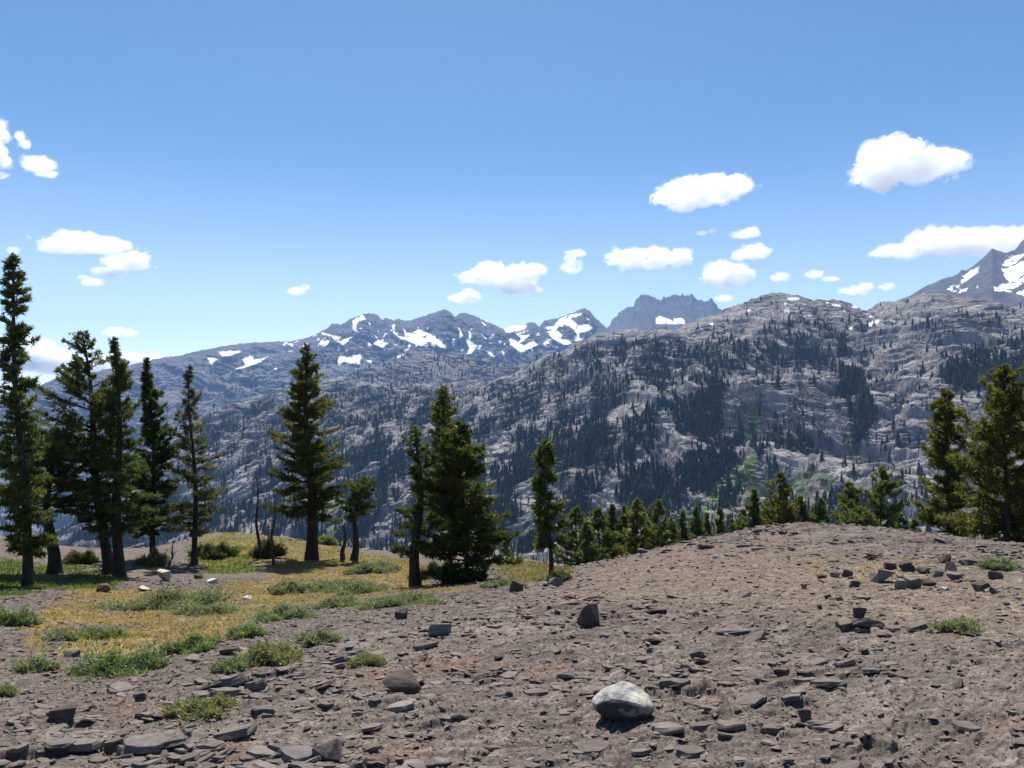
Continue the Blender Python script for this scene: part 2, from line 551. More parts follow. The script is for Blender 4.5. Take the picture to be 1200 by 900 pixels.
def gz(x, y):
    x = np.asarray(x, float); y = np.asarray(y, float)
    r = np.hypot(x, y); a = np.arctan2(x, y)
    ci = np.clip((a - az_f[0]) / (az_f[1] - az_f[0]), 0, NC_F - 1.001)
    ri = np.clip((np.log(np.maximum(r, 0.1)) - lr0) / (lr1 - lr0) * (NR_F - 1), 0, NR_F - 1.001)
    i = ri.astype(int); j = ci.astype(int); fi = ri - i; fj = ci - j
    z = (GZF[i, j] * (1 - fj) + GZF[i, j + 1] * fj) * (1 - fi) + (GZF[i + 1, j] * (1 - fj) + GZF[i + 1, j + 1] * fj) * fi
    return np.where(r > 45, base_z(a, r), z)


def hit(px, py):
    """where the view of a photo pixel meets the ground"""
    az, te = ray(px, py)
    z = gz(r_f * math.sin(az), r_f * math.cos(az))
    k = np.nonzero(z >= CAM[2] + r_f * te)[0]
    r = r_f[k[0]] if len(k) else 44.0
    return np.array([r * math.sin(az), r * math.cos(az), gz(r * math.sin(az), r * math.cos(az))]), r


# ------------------------------------------------------------------ MOUNTAINS: sheets with true distance and height
def sheet(lines, ncol, rows_per, x0=-170, x1=1370):
    """lines: photo polylines (px, py, r) from near to far -> grid of az, r, z"""
    az = np.linspace(float(ray(x0, 450)[0]), float(ray(x1, 450)[0]), ncol)
    Rk, Zk = [], []
    for l in lines:
        l = np.array(l, float)
        a, te = ray(l[:, 0], l[:, 1])
        r = np.interp(az, a, l[:, 2])
        Rk.append(r); Zk.append(CAM[2] + r * np.interp(az, a, te))
    Rk, Zk = np.array(Rk), np.array(Zk)
    R, Z = [], []
    for k in range(len(lines) - 1):
        t = np.linspace(0, 1, rows_per[k], endpoint=(k == len(lines) - 2))[:, None]
        R.append(Rk[k] * (1 - t) + Rk[k + 1] * t)
        Z.append(Zk[k] * (1 - t) + Zk[k + 1] * t)
    R = np.concatenate(R); Z = np.concatenate(Z)
    AZ = np.broadcast_to(az, R.shape)
    return R * np.sin(AZ), R * np.cos(AZ), Z, R


def smooth_rows(Z, k):
    for _ in range(k):
        Z[1:-1] = 0.25 * Z[:-2] + 0.5 * Z[1:-1] + 0.25 * Z[2:]
    return Z


def P(org, sc, pts):
    return [(org[0] + x / sc, org[1] + y / sc) for x, y in pts]


o2, q2 = (380, 350), 6.667
o3, q3 = (540, 350), 6.0
o1, q1 = (220, 380), 4.0
SNOW_C = [P(o2, q2, l) for l in (
    [(220, 170), (300, 125), (325, 160), (270, 180), (245, 210), (265, 260), (225, 245)],
    [(340, 180), (378, 213), (350, 200)],
    [(-20, 262), (80, 290), (140, 300), (90, 335), (60, 300), (-20, 278)],
    [(115, 340), (165, 310), (230, 295), (180, 335), (150, 365)],
    [(-30, 335), (60, 330), (30, 360), (-20, 375)],
    [(100, 480), (130, 440), (180, 460), (280, 430), (300, 465), (270, 510), (200, 505), (150, 490), (110, 520)],
    [(370, 345), (420, 320), (500, 350), (460, 385), (400, 360)],
    [(395, 280), (418, 310), (402, 305)],
    [(528, 205), (555, 198), (545, 250), (580, 290), (630, 300), (620, 225), (640, 265), (680, 270), (740, 240), (800, 265), (870, 290), (940, 345), (960, 390), (900, 375), (860, 345), (800, 335), (810, 370), (740, 365), (660, 335), (600, 315), (545, 275)],
    [(650, 355), (685, 360), (665, 385)],
    [(1030, 190), (1060, 240), (1085, 290), (1055, 305), (1060, 260)],
    [(1130, 240), (1150, 280), (1140, 325), (1195, 370), (1150, 430), (1110, 430), (1130, 380), (1100, 310), (1130, 320)],
    [(1065, 400), (1095, 385), (1080, 420)], [(330, 480), (380, 490), (350, 502)])]
SNOW_C += [P(o3, q3, l) for l in (
    [(300, 210), (360, 185), (470, 185), (450, 215), (380, 235), (320, 240)],
    [(385, 240), (450, 260), (495, 250), (440, 300), (410, 310), (415, 280)],
    [(345, 280), (380, 290), (440, 330), (510, 290), (545, 325), (480, 350), (420, 385), (390, 350), (340, 320)],
    [(590, 205), (650, 190), (700, 140), (780, 110), (850, 100), (850, 115), (770, 140), (820, 180), (800, 225), (760, 190), (690, 195), (670, 220), (720, 260), (700, 280), (760, 290), (800, 310), (730, 325), (660, 290), (600, 235), (640, 230)],
    [(830, 190), (900, 180), (925, 205), (890, 235), (830, 240), (840, 270), (880, 265), (830, 300), (800, 310), (820, 250), (800, 230)],
    [(175, 365), (215, 375), (245, 415), (210, 400)], [(580, 310), (620, 285), (630, 320)],
    [(140, 155), (180, 185), (165, 190)], [(285, 360), (305, 380), (298, 405)])]
SNOW_C += [P(o1, q1, l) for l in (
    [(145, 130), (200, 125), (255, 125), (200, 148), (160, 150)],
    [(205, 215), (270, 190), (250, 160), (305, 145), (310, 170), (380, 150), (340, 175), (260, 205)],
    [(90, 160), (115, 155), (145, 165), (110, 180)], [(100, 178), (125, 172), (110, 192)],
    [(465, 90), (495, 92), (490, 105)], [(610, 90), (650, 75), (680, 80), (640, 105)], [(390, 205), (430, 200), (410, 214)])]
o4, q4 = (980, 270), 5.4545
SNOW_E = [P(o4, q4, l) for l in (
    [(740, 390), (790, 350), (810, 300), (860, 255), (920, 230), (900, 270), (850, 310), (800, 345), (770, 385)],
    [(700, 380), (755, 340), (740, 385)], [(775, 400), (800, 380), (845, 370), (830, 390)], [(895, 365), (915, 345), (905, 368)],
    [(1060, 220), (1110, 170), (1200, 150), (1300, 160), (1400, 260), (1400, 420), (1200, 415), (1150, 400), (1090, 390), (990, 385), (1040, 355), (1110, 330), (1080, 300), (1060, 260)])]
SNOW_D = [P((760, 330), 3.53, [(34, 148), (50, 143), (70, 150), (92, 158), (98, 166), (106, 155), (128, 148), (140, 150), (150, 165), (152, 175), (30, 175)])]


def ell(cx, cyy, rx, ry, n=9):
    return [(cx + rx * math.cos(k * 2 * math.pi / n), cyy + ry * math.sin(k * 2 * math.pi / n)) for k in range(n)]


SNOW_A = [ell(980 + x / q4, 270 + y / q4, rx / q4, ry / q4) for x, y, rx, ry in (
    (505, 368, 24, 7), (590, 359, 10, 6), (120, 492, 22, 9), (170, 497, 18, 9), (248, 582, 26, 15), (215, 602, 16, 14), (222, 552, 14, 6), (365, 588, 17, 7), (95, 628, 15, 7), (15, 480, 14, 6), (52, 512, 9, 7), (1180, 452, 14, 6))]
SNOW_A += [ell(760 + x / 3.53, 330 + y / 3.53, rx / 3.53, ry / 3.53) for x, y, rx, ry in (
    (600, 71, 25, 6), (575, 122, 16, 7), (415, 119, 7, 5), (770, 96, 14, 4), (787, 99, 8, 4), (262, 175, 9, 5), (565, 92, 8, 4), (660, 140, 18, 3), (276, 132, 12, 3), (660, 262, 6, 4), (740, 88, 6, 3))]
SNOW_B = [P(o2, q2, [(560, 455), (615, 430), (620, 440), (575, 470)]), P(o2, q2, [(500, 465), (540, 460), (520, 474)])]


def mark(PXs, PYs, polys, wob):
    m = np.zeros(PXs.shape, bool)
    for p in polys:
        m |= inpoly(PXs + wob, PYs + wob * 0.6, p)
    return m


def granite(X, Y, Z, amp_big, scale, seed, dip=(0.25, 0.0), fade=1.0):
    """domes, gullies, long ledges and joint blocks"""
    s = scale
    big = fbm(X / (300 * s), Y / (300 * s), 3, seed) * amp_big * 1.2
    dome = ridged(X / (120 * s) + 0.3 * fbm(X / (150 * s), Y / (150 * s), 3, seed + 2), Y / (190 * s), 2, seed + 3)
    gul = -np.abs(perlin(X / (150 * s) + 0.5 * fbm(X / (200 * s), Y / (200 * s), 3, seed + 5), Y / (480 * s), seed + 9))
    gul = -((1 + gul) ** 5) * amp_big * 0.75
    zz = Z + (big + gul - dome * amp_big * 0.35) * fade
    wv = 30 * s * fbm(X / (150 * s), Y / (150 * s), 4, seed + 21) + 2.5 * s * fbm(X / (20 * s), Y / (20 * s), 3, seed + 22)
    st = zz + X * dip[0] + Y * dip[1] + wv

    def terr(st, h, sharp):
        k = np.floor(st / h); f = st / h - k
        return (k + sst(0.5 - sharp, 0.5 + sharp, f)) * h - st
    mask = sst(-0.2, 0.3, fbm(X / (130 * s), Y / (130 * s), 3, seed + 33))
    m2 = sst(-0.3, 0.2, fbm(X / (60 * s), Y / (90 * s), 3, seed + 34))
    zz = zz + fade * (terr(st, 34 * s, 0.13) * 0.6 * mask + terr(st + 7 * s, 13 * s, 0.12) * 0.75 * m2 + terr(st, 5 * s, 0.15) * 0.7 * (1 - 0.5 * mask))
    jx = X + 0.45 * Y
    f1, f2, a, b, c, ox, oy = voronoi(jx / (26 * s) + wv / (30 * s), zz / (11 * s) + Y / (60 * s), seed + 40)
    rough = sst(-0.3, 0.3, fbm(X / (210 * s), Y / (210 * s), 3, seed + 50))
    joint = 1 - sst(0.0, 0.10, f2 - f1)
    g1, g2, ga, gb, gc_, gx_, gy_ = voronoi((X - 0.5 * Y) / (75 * s) + wv / (40 * s), zz / (34 * s) + Y / (150 * s), seed + 44)
    zz = zz + fade * ((ga - 0.5) * 4 * s + gx_ * 7 * s * (gb - 0.5) - (1 - sst(0.0, 0.08, g2 - g1)) * 3 * s) * (0.3 + 0.7 * mask)
    zz = zz + fade * ((a - 0.5) * 5.5 * s * (0.15 + 0.85 * rough) - joint * 4.0 * s * (0.3 + 0.7 * rough))
    zz = zz + fade * 1.6 * s * fbm(X / (12 * s), Y / (12 * s), 3, seed + 60)
    streak = fbm(st / (5 * s), jx / (130 * s), 4, seed + 70)
    return zz, a, streak, joint * (0.3 + 0.7 * rough)


# --- the near granite mountainside
skyA = [(-170, 640, 1900), (60, 622, 2000), (120, 590, 2050), (160, 555, 2150), (200, 512, 2300), (250, 479, 2500), (290, 463, 2650), (340, 447, 2750), (400, 440, 2800), (450, 447, 2750), (520, 452, 2700), (560, 446, 2600), (605, 433, 2450), (640, 413, 2300), (700, 389, 2150), (740, 381, 2150), (790, 378, 2100), (830, 365, 2050), (860, 353, 2050), (890, 345, 2050), (915, 342, 2050), (960, 348, 2000), (1000, 356, 2050), (1025, 354, 2100), (1050, 343, 2100), (1080, 337, 2000), (1130, 343, 1900), (1200, 347, 1800), (1370, 352, 1750)]
footA = [(-170, 720, 1250), (300, 700, 900), (600, 690, 720), (1370, 690, 620)]
l1A = [(-170, 690, 1500), (60, 650, 1500), (200, 620, 1450), (300, 600, 1250), (600, 602, 1000), (800, 605, 900), (900, 600, 860), (1200, 600, 820), (1370, 600, 800)]
l2A = [(-170, 680, 1600), (60, 640, 1700), (150, 600, 1750), (250, 540, 1800), (330, 525, 1650), (600, 520, 1350), (740, 505, 1200), (860, 490, 1150), (960, 490, 1150), (1100, 480, 1120), (1370, 480, 1080)]
l3A = [(-170, 672, 1700), (60, 634, 1800), (150, 580, 1900), (250, 500, 2150), (330, 480, 2100), (600, 470, 1750), (740, 440, 1480), (860, 437, 1270), (960, 437, 1260), (1030, 430, 1350), (1100, 420, 1350), (1370, 420, 1300)]
l4A = [(-170, 664, 1800), (60, 628, 1900), (150, 566, 2050), (250, 488, 2350), (330, 461, 2450), (450, 455, 2500), (600, 450, 2150), (700, 412, 1850), (790, 408, 1700), (860, 418, 1560), (960, 415, 1540), (1030, 400, 1600), (1100, 385, 1600), (1370, 388, 1500)]
backA = [(x, y + 60, r + 900) for x, y, r in skyA]
Xa, Ya, Za, Ra = sheet([footA, l1A, l2A, l3A, l4A, skyA, backA], 1500, [40, 190, 120, 90, 160, 30])
Za = smooth_rows(Za, 14)
PXa, PYa = proj(np.stack([Xa, Ya, Za], -1))
rk = sst(900, 1050, PXa)
fadeA = 1 - 0.55 * sst(0, 1, np.clip((np.arange(Za.shape[0]) - 440) / 160, 0, 1))[:, None]
Za2, blkA, roughA, maskA = granite(Xa, Ya, Za, 40, 1.0, 300, dip=(-0.42 + 0.54 * sst(500, 1000, PXa), 0.05), fade=fadeA)
Za = Za2
PXa, PYa = proj(np.stack([Xa, Ya, Za], -1))
v1 = fbm(Xa / 90, Ya / 90, 5, 400)[..., None]
v2 = fbm(Xa / 12, Ya / 25, 4, 401)[..., None]
Ca = np.array([0.20, 0.187, 0.18]) * (1 + 0.4 * v1 + 0.55 * v2) * (0.9 + 0.2 * blkA[..., None])
brown = sst(0.0, 0.5, fbm(Xa / 200 + 4, Ya / 200, 4, 402))[..., None]
Ca = Ca * (1 - 0.5 * brown) + Ca * np.array([0.97, 0.91, 0.85]) * 0.5 * brown
stain = sst(0.1, 0.45, fbm(Xa / 16, Ya / 70, 4, 403))[..., None]
Ca = Ca * (1 - 0.45 * stain) * (1 + 0.55 * roughA[..., None]) * (1 - 0.55 * maskA[..., None])
wobA = 5 * fbm(Xa / 25, Ya / 40, 4, 410)


def paintA(polys, col, k=1.0, wobk=1.0, nz=None):
    global Ca
    m = mark(PXa, PYa, polys, wobA * wobk)
    if nz is not None:
        m = m & nz
    m = m[..., None] * k
    Ca = Ca * (1 - m) + np.array(col) * (1 + 0.5 * v2) * m


nzg = fbm(Xa / 14, Ya / 14, 3, 411) > -0.15
paintA([[(830, 598), (870, 575), (905, 570), (960, 575), (985, 600), (960, 640), (800, 640)]], (0.18, 0.16, 0.12), 0.8)
paintA([[(785, 612), (805, 592), (835, 568), (872, 538), (888, 530), (888, 545), (860, 575), (830, 600), (800, 625)], [(872, 512), (884, 470), (890, 480), (884, 530)]], (0.085, 0.14, 0.03), 0.95, 1, nzg)
paintA([[(858, 572), (880, 552), (915, 545), (950, 550), (985, 560), (960, 585), (900, 580), (860, 590)], [(985, 520), (1000, 470), (1008, 480), (1000, 540)], [(770, 615), (800, 590), (850, 610), (860, 640), (760, 640)]], (0.04, 0.065, 0.027), 0.85, 1, nzg)
paintA([[(378, 640), (386, 590), (402, 585), (402, 610), (408, 640)], [(590, 640), (602, 612), (622, 596), (628, 606), (615, 640)]], (0.06, 0.095, 0.045), 0.85, 1, nzg)
paintA([[(598, 622), (620, 590), (640, 560), (646, 540), (650, 545), (640, 575), (622, 602), (606, 628)], [(920, 552), (945, 540), (950, 546), (930, 560)], [(575, 476), (600, 470), (612, 480), (590, 488), (576, 486)]], (0.27, 0.26, 0.25), 0.7, 1.0)
grnm = mark(PXa, PYa, [[(785, 612), (805, 592), (835, 568), (872, 538), (888, 530), (888, 545), (860, 575), (830, 600), (800, 625)], [(872, 512), (884, 470), (890, 480), (884, 530)], [(870, 572), (890, 555), (950, 552), (985, 565), (960, 590), (880, 595)], [(378, 640), (386, 590), (402, 585), (408, 640)], [(590, 640), (602, 612), (622, 596), (628, 606), (615, 640)]], wobA)
snowm = mark(PXa, PYa, SNOW_A, 1.2 * fbm(Xa / 9, Ya / 9, 3, 412))
Ca = np.where(snowm[..., None], np.array([0.85, 0.87, 0.9]), np.clip(Ca, 0.03, 0.6))
# where the conifers grow; needle litter and low brush cover the rock between them
FP = [  # (density, polygon)
    (0.70, [(560, 470), (640, 420), (740, 400), (800, 420), (860, 430), (850, 470), (820, 520), (840, 560), (800, 600), (640, 640), (480, 640), (430, 560), (480, 480)]),
    (0.6, [(400, 445), (520, 455), (600, 450), (640, 425), (600, 500), (480, 560), (360, 520)]),
    (0.85, [(380, 480), (480, 450), (560, 470), (600, 560), (620, 640), (300, 650), (280, 600), (350, 540)]),
    (1.00, [(560, 560), (640, 500), (700, 470), (720, 500), (680, 560), (700, 600), (640, 650), (560, 650)]),
    (1.10, [(830, 460), (868, 490), (872, 560), (840, 590), (790, 560), (765, 500), (800, 465)]),
    (1.20, [(985, 420), (1008, 425), (1020, 500), (1000, 530), (985, 500)]),
    (0.90, [(745, 402), (850, 400), (990, 402), (1005, 430), (860, 440), (740, 427)]),
    (0.85, [(1105, 440), (1140, 415), (1200, 395), (1210, 455), (1110, 462)]),
    (0.60, [(870, 540), (940, 505), (965, 540), (900, 570)]),
    (0.70, [(800, 610), (860, 585), (1000, 580), (1060, 600), (1060, 650), (780, 650)]),
    (0.45, [(230, 560), (300, 500), (360, 480), (420, 470), (360, 560), (280, 640), (200, 640)]),
    (0.9, [(70, 620), (200, 585), (330, 590), (330, 660), (60, 660)]),
    (0.55, [(900, 385), (1000, 370), (1010, 400), (900, 405)]),
    (0.90, [(235, 500), (300, 470), (330, 465), (270, 510), (240, 530)]),
]
dA = np.full(PXa.shape, 0.055)
wv = 26 * fbm(Xa / 60, Ya / 110, 3, 600)
for d, poly in FP:
    dA = np.maximum(dA, inpoly(PXa + wv, PYa + wv * 0.4, poly) * d)
dA *= np.where(PXa < 900, 1.0, 1.0)
dA *= sst(-0.14, 0.14, fbm(Xa / 55, Ya / 130, 4, 601) + 0.05) + 0.05
dA[Za.shape[0] - 30:] = 0
dA[snowm] = 0
dA = np.where(grnm, dA * 0.12, dA)
dA = np.where((PXa > 595) & (PXa < 650) & (mark(PXa, PYa, [[(598, 622), (620, 590), (640, 560), (646, 540), (650, 545), (640, 575), (622, 602), (606, 628)]], wobA)), 0, dA)
und = np.clip(dA * 0.95, 0, 0.85)[..., None]
Ca = np.where(snowm[..., None], Ca, Ca * (1 - und) + np.array([0.045, 0.050, 0.034]) * (1 + 0.5 * v2) * und)
link('mountainside', grid_mesh('mountainside', np.stack([Xa, Ya, Za], -1), Ca, smooth=False), M_mount, kind='structure')

# --- wooded dome behind it, in the gap
skyB = [(200, 500, 3300), (300, 478, 3350), (400, 441, 3400), (440, 425, 3450), (470, 412, 3500), (500, 407, 3500), (530, 411, 3500), (570, 419, 3400), (620, 432, 3300), (700, 450, 3300)]
footB = [(x, 520, 2950) for x in (200, 700)]
midB = [(x, y + (505 - y) * 0.5, 3150) for x, y, r in skyB]
Xb, Yb, Zb, Rb = sheet([footB, midB, skyB, [(x, y + 60, r + 600) for x, y, r in skyB]], 620, [60, 110, 16], 200, 700)
Zb = smooth_rows(Zb, 8)
Zb, blk, _, _ = granite(Xb, Yb, Zb, 22, 1.2, 500, fade=0.7)
PXb, PYb = proj(np.stack([Xb, Yb, Zb], -1))
Cb = np.array([0.165, 0.155, 0.15]) * (1 + 0.35 * fbm(Xb / 60, Yb / 60, 5, 501)[..., None]) * (0.8 + 0.4 * blk[..., None])
Cb = np.where(mark(PXb, PYb, SNOW_B, 0.6 * fbm(Xb / 20, Yb / 20, 2, 3))[..., None], 0.86, Cb)
link('hill', grid_mesh('hill', np.stack([Xb, Yb, Zb], -1), Cb), M_mount, kind='structure')

# --- long far range with snow
skyC = [(-170, 478, 4700), (0, 466, 4900), (40, 454, 5000), (65, 444, 5050), (100, 437, 5150), (132, 431, 5300), (190, 420, 5600), (225, 413, 5800), (260, 405, 6000), (300, 401, 6100), (340, 400, 6200), (362, 395, 6300), (382, 385, 6400), (390, 379, 6400), (400, 380, 6400), (412, 374, 6400), (425, 368, 6400), (437, 367, 6400), (448, 375, 6400), (452, 373, 6400), (462, 376, 6400), (467, 374, 6400), (475, 376, 6400), (500, 370, 6400), (520, 362, 6400), (528, 366, 6400), (533, 373, 6400), (538, 368, 6400), (548, 367, 6400), (560, 373, 6400), (570, 378, 6400), (580, 382, 6400), (591, 386, 6400), (598, 382, 6500), (615, 380, 6500), (624, 377, 6500), (632, 383, 6500), (637, 376, 6500), (648, 374, 6500), (655, 372, 6500), (668, 367, 6500), (685, 360, 6500), (691, 364, 6500), (697, 373, 6500), (706, 381, 6500), (740, 410, 6500), (800, 450, 6500)]
midC = [(-170, 560, 4100), (0, 545, 4150), (100, 520, 4200), (220, 490, 4400), (300, 470, 4450), (400, 452, 4500), (800, 460, 4500)]
mid2C = [(-170, 510, 4450), (0, 498, 4500), (100, 474, 4700), (220, 448, 4900), (300, 430, 5050), (400, 425, 5150), (500, 415, 5200), (600, 412, 5300), (700, 412, 5300), (800, 450, 5400)]
footC = [(-170, 680, 3300), (250, 680, 3300), (800, 600, 4200)]
Xc, Yc, Zc, Rc = sheet([footC, midC, mid2C, skyC, [(x, y + 80, r + 1500) for x, y, r in skyC]], 1350, [110, 90, 210, 24], -170, 800)
Zc = smooth_rows(Zc, 6)
rowf = np.clip((np.arange(Zc.shape[0]) - 250) / 160, 0, 1)[:, None]
low = 1 - sst(0, 1, rowf)
PXc, PYc = proj(np.stack([Xc, Yc, Zc], -1))
snc = mark(PXc, PYc, SNOW_C, 0).astype(float)
for _ in range(3):
    snc = (snc + np.roll(snc, 1, 0) + np.roll(snc, -1, 0) + np.roll(snc, 1, 1) + np.roll(snc, -1, 1)) / 5
zg, blkC, roughC, _ = granite(Xc, Yc, Zc, 75, 2.6, 700, fade=(0.12 + 0.88 * low) * (1 - 0.9 * snc))
peak = sst(350, 420, proj(np.stack([Xc, Yc, Zc], -1))[0])
crag = (ridged(Xc / 230, Yc / 1100, 4, 720) * 34 + ridged(Xc / 70 + 0.3 * fbm(Xc / 90, Yc / 90, 2, 9), Yc / 420, 3, 721) * 16) * (0.35 + 0.65 * peak) * sst(0.0, 0.5, rowf) * (1 - 0.6 * sst(0.75, 1.0, rowf))
Zc = zg + crag * (1 - 0.75 * snc) + 7 * (1 - 0.7 * snc) * fbm(Xc / 30, Yc / 30, 3, 722) * sst(0, .3, rowf)
PXc, PYc = proj(np.stack([Xc, Yc, Zc], -1))
Cc = np.array([0.098, 0.094, 0.096]) * (1 + 0.3 * fbm(Xc / 160, Yc / 300, 5, 701)[..., None] + 0.3 * fbm(Xc / 40, Yc / 60, 3, 702)[..., None]) * (0.85 + 0.3 * blkC[..., None])
lowrock = (1 - rowf)[..., None]
Cc = Cc * (1 + 0.35 * lowrock)
sm = mark(PXc, PYc, SNOW_C, 2.4 * fbm(Xc / 40, Yc / 40, 4, 703)) & (fbm(Xc / 38, Yc / 60, 4, 704) > -0.24)
sm |= (fbm(Xc / 60, Yc / 120, 4, 705) > 0.33) & (PYc < 412) & (PXc > 330) & (PYc > np.interp(PXc, [330, 400, 440, 520, 560, 600, 685, 720], [402, 386, 380, 385, 385, 390, 372, 385]))
Cc = np.where(sm[..., None], np.array([0.88, 0.89, 0.91]), np.clip(Cc, 0.04, 0.5))
link('mountain_range', grid_mesh('mountain_range', np.stack([Xc, Yc, Zc], -1), Cc), M_range, kind='structure')

# --- jagged row of pinnacles
skyD = [(x, y + 4, r) for x, y, r in [(690, 400, 7600), (705, 388, 7600), (714, 382, 7600), (717, 375, 7600), (722, 371, 7600), (726, 365, 7600), (731, 363, 7600), (737, 359, 7600), (742, 360, 7600), (745, 351, 7600), (750, 346, 7600), (757, 345, 7600), (764, 347, 7600), (770, 349, 7600), (774, 352, 7600), (777, 347, 7600), (784, 347, 7600), (790, 345, 7600), (796, 345, 7600), (800, 344, 7600), (806, 346, 7600), (810, 344, 7600), (814, 348, 7600), (818, 351, 7600), (822, 350, 7600), (826, 353, 7600), (829, 353, 7600), (833, 349, 7600), (837, 353, 7600), (842, 360, 7600), (860, 375, 7600), (880, 390, 7600)]]
footD = [(690, 440, 6000), (880, 440, 6000)]
Xd, Yd, Zd, Rd = sheet([footD, [(690, 402, 6700), (720, 388, 6700), (880, 392, 6700)], skyD, [(x, y + 60, r + 700) for x, y, r in skyD]], 420, [30, 110, 12], 690, 880)
rd = np.clip((np.arange(Zd.shape[0]) - 30) / 110, 0, 1)[:, None]
Zd = Zd + sst(0.8, 1, rd) * 26 * (ridged(Xd / 45, Yd * 0, 2, 805) + 0.3) + (ridged(Xd / 110, Yd / 900, 4, 800) * 40 * np.sin(np.pi * np.clip(rd, 0, 1)) + 14 * ridged(Xd / 35, Yd / 300, 3, 801) * sst(0.1, 0.6, rd)) * 0.9
PXd, PYd = proj(np.stack([Xd, Yd, Zd], -1))
Cd = np.array([0.075, 0.075, 0.08]) * (1 + 0.35 * fbm(Xd / 60, Yd / 200, 4, 802)[..., None])
Cd = np.where(mark(PXd, PYd, SNOW_D, 3.0 * fbm(Xd / 60, Yd / 60, 3, 5))[..., None], 0.88, Cd)
link('jagged_mountain', grid_mesh('jagged_mountain', np.stack([Xd, Yd, Zd], -1), Cd), M_range, kind='structure')

# --- snowy peak at the right edge
skyE = [(1040, 365, 4700), (1085, 337, 4700), (1097, 331, 4700), (1105, 326, 4700), (1115, 325, 4700), (1122, 323, 4700), (1127, 318, 4700), (1132, 319, 4700), (1140, 315, 4700), (1150, 306, 4700), (1158, 298, 4700), (1163, 293, 4700), (1168, 296, 4700), (1178, 298, 4700), (1190, 294, 4700), (1196, 286, 4700), (1203, 280, 4700), (1225, 262, 4700), (1260, 255, 4700), (1370, 300, 4700)]
Xe, Ye, Ze, Re = sheet([[(1040, 420, 3100), (1370, 420, 3100)], [(x, y + (400 - y) * 0.45, 3850) for x, y, r in skyE], skyE, [(x, y + 60, r + 900) for x, y, r in skyE]], 520, [50, 150, 12], 1040, 1370)
re_ = np.clip((np.arange(Ze.shape[0]) - 50) / 150, 0, 1)[:, None]
Ze = Ze + (ridged(Xe / 190, Ye / 700, 4, 900) * 26 + 9 * ridged(Xe / 45, Ye / 200, 3, 901)) * (1 - 0.5 * sst(0.8, 1, re_))
PXe, PYe = proj(np.stack([Xe, Ye, Ze], -1))
Ce = np.array([0.07, 0.07, 0.075]) * (1 + 0.4 * fbm(Xe / 60, Ye / 120, 5, 902)[..., None])
Ce = np.where((mark(PXe, PYe, SNOW_E, 4.0 * fbm(Xe / 45, Ye / 45, 4, 903)) & (fbm(Xe / 60, Ye / 110, 4, 904) > -0.16))[..., None], np.array([0.87, 0.88, 0.9]), Ce)
link('snowy_mountain', grid_mesh('snowy_mountain', np.stack([Xe, Ye, Ze], -1), Ce), M_range, kind='structure')

# ------------------------------------------------------------------ HAZE over the whole valley
ZTOP = float(max(Za.max(), Zb.max(), Zc.max(), Zd.max(), Ze.max())) + 60
ZBOT = float(min(GZ.min(), Za.min(), Zb.min(), Zc.min(), Zd.min(), Ze.min())) - 1
bm = bmesh.new()
bmesh.ops.create_cube(bm, size=1)
for v in bm.verts:
    v.co = (v.co.x * 18000, 4300 + v.co.y * 12000, (ZTOP + ZBOT) / 2 + v.co.z * (ZTOP - ZBOT))
me = bpy.data.meshes.new('haze'); bm.to_mesh(me); bm.free()
m = bpy.data.materials.new('haze_air'); m.use_nodes = True
nt = m.node_tree; nt.nodes.remove(nt.nodes['Principled BSDF'])
pv = nt.nodes.new('ShaderNodeVolumePrincipled')
pv.inputs['Color'].default_value = (*HAZE_COLOR, 1)
pv.inputs['Density'].default_value = HAZE_DENSITY
pv.inputs['Anisotropy'].default_value = 0.0
nt.links.new(pv.outputs[0], nt.nodes['Material Output'].inputs['Volume'])
link('haze', me, m, kind='stuff')

# ------------------------------------------------------------------ CLOUDS: dense volumes above and beyond the haze
def vapour(name, scale, lo, hi, dmin, dmax):
    m = bpy.data.materials.new(name); m.use_nodes = True
    nt = m.node_tree; nt.nodes.remove(nt.nodes['Principled BSDF'])
    pv = nt.nodes.new('ShaderNodeVolumePrincipled')
    pv.inputs['Color'].default_value = (1, 1, 1, 1)
    pv.inputs['Anisotropy'].default_value = 0.62
    tc = nt.nodes.new('ShaderNodeTexCoord')
    nz = nt.nodes.new('ShaderNodeTexNoise'); nz.inputs['Scale'].default_value = scale; nz.inputs['Detail'].default_value = 5; nz.inputs['Roughness'].default_value = 0.65
    nt.links.new(tc.outputs['Object'], nz.inputs['Vector'])
    mr = nt.nodes.new('ShaderNodeMapRange'); mr.inputs[1].default_value = lo; mr.inputs[2].default_value = hi
    mr.inputs[3].default_value = dmin; mr.inputs[4].default_value = dmax
    nt.links.new(nz.outputs['Fac'], mr.inputs[0]); nt.links.new(mr.outputs[0], pv.inputs['Density'])
    nt.links.new(pv.outputs[0], nt.nodes['Material Output'].inputs['Volume'])
    return m


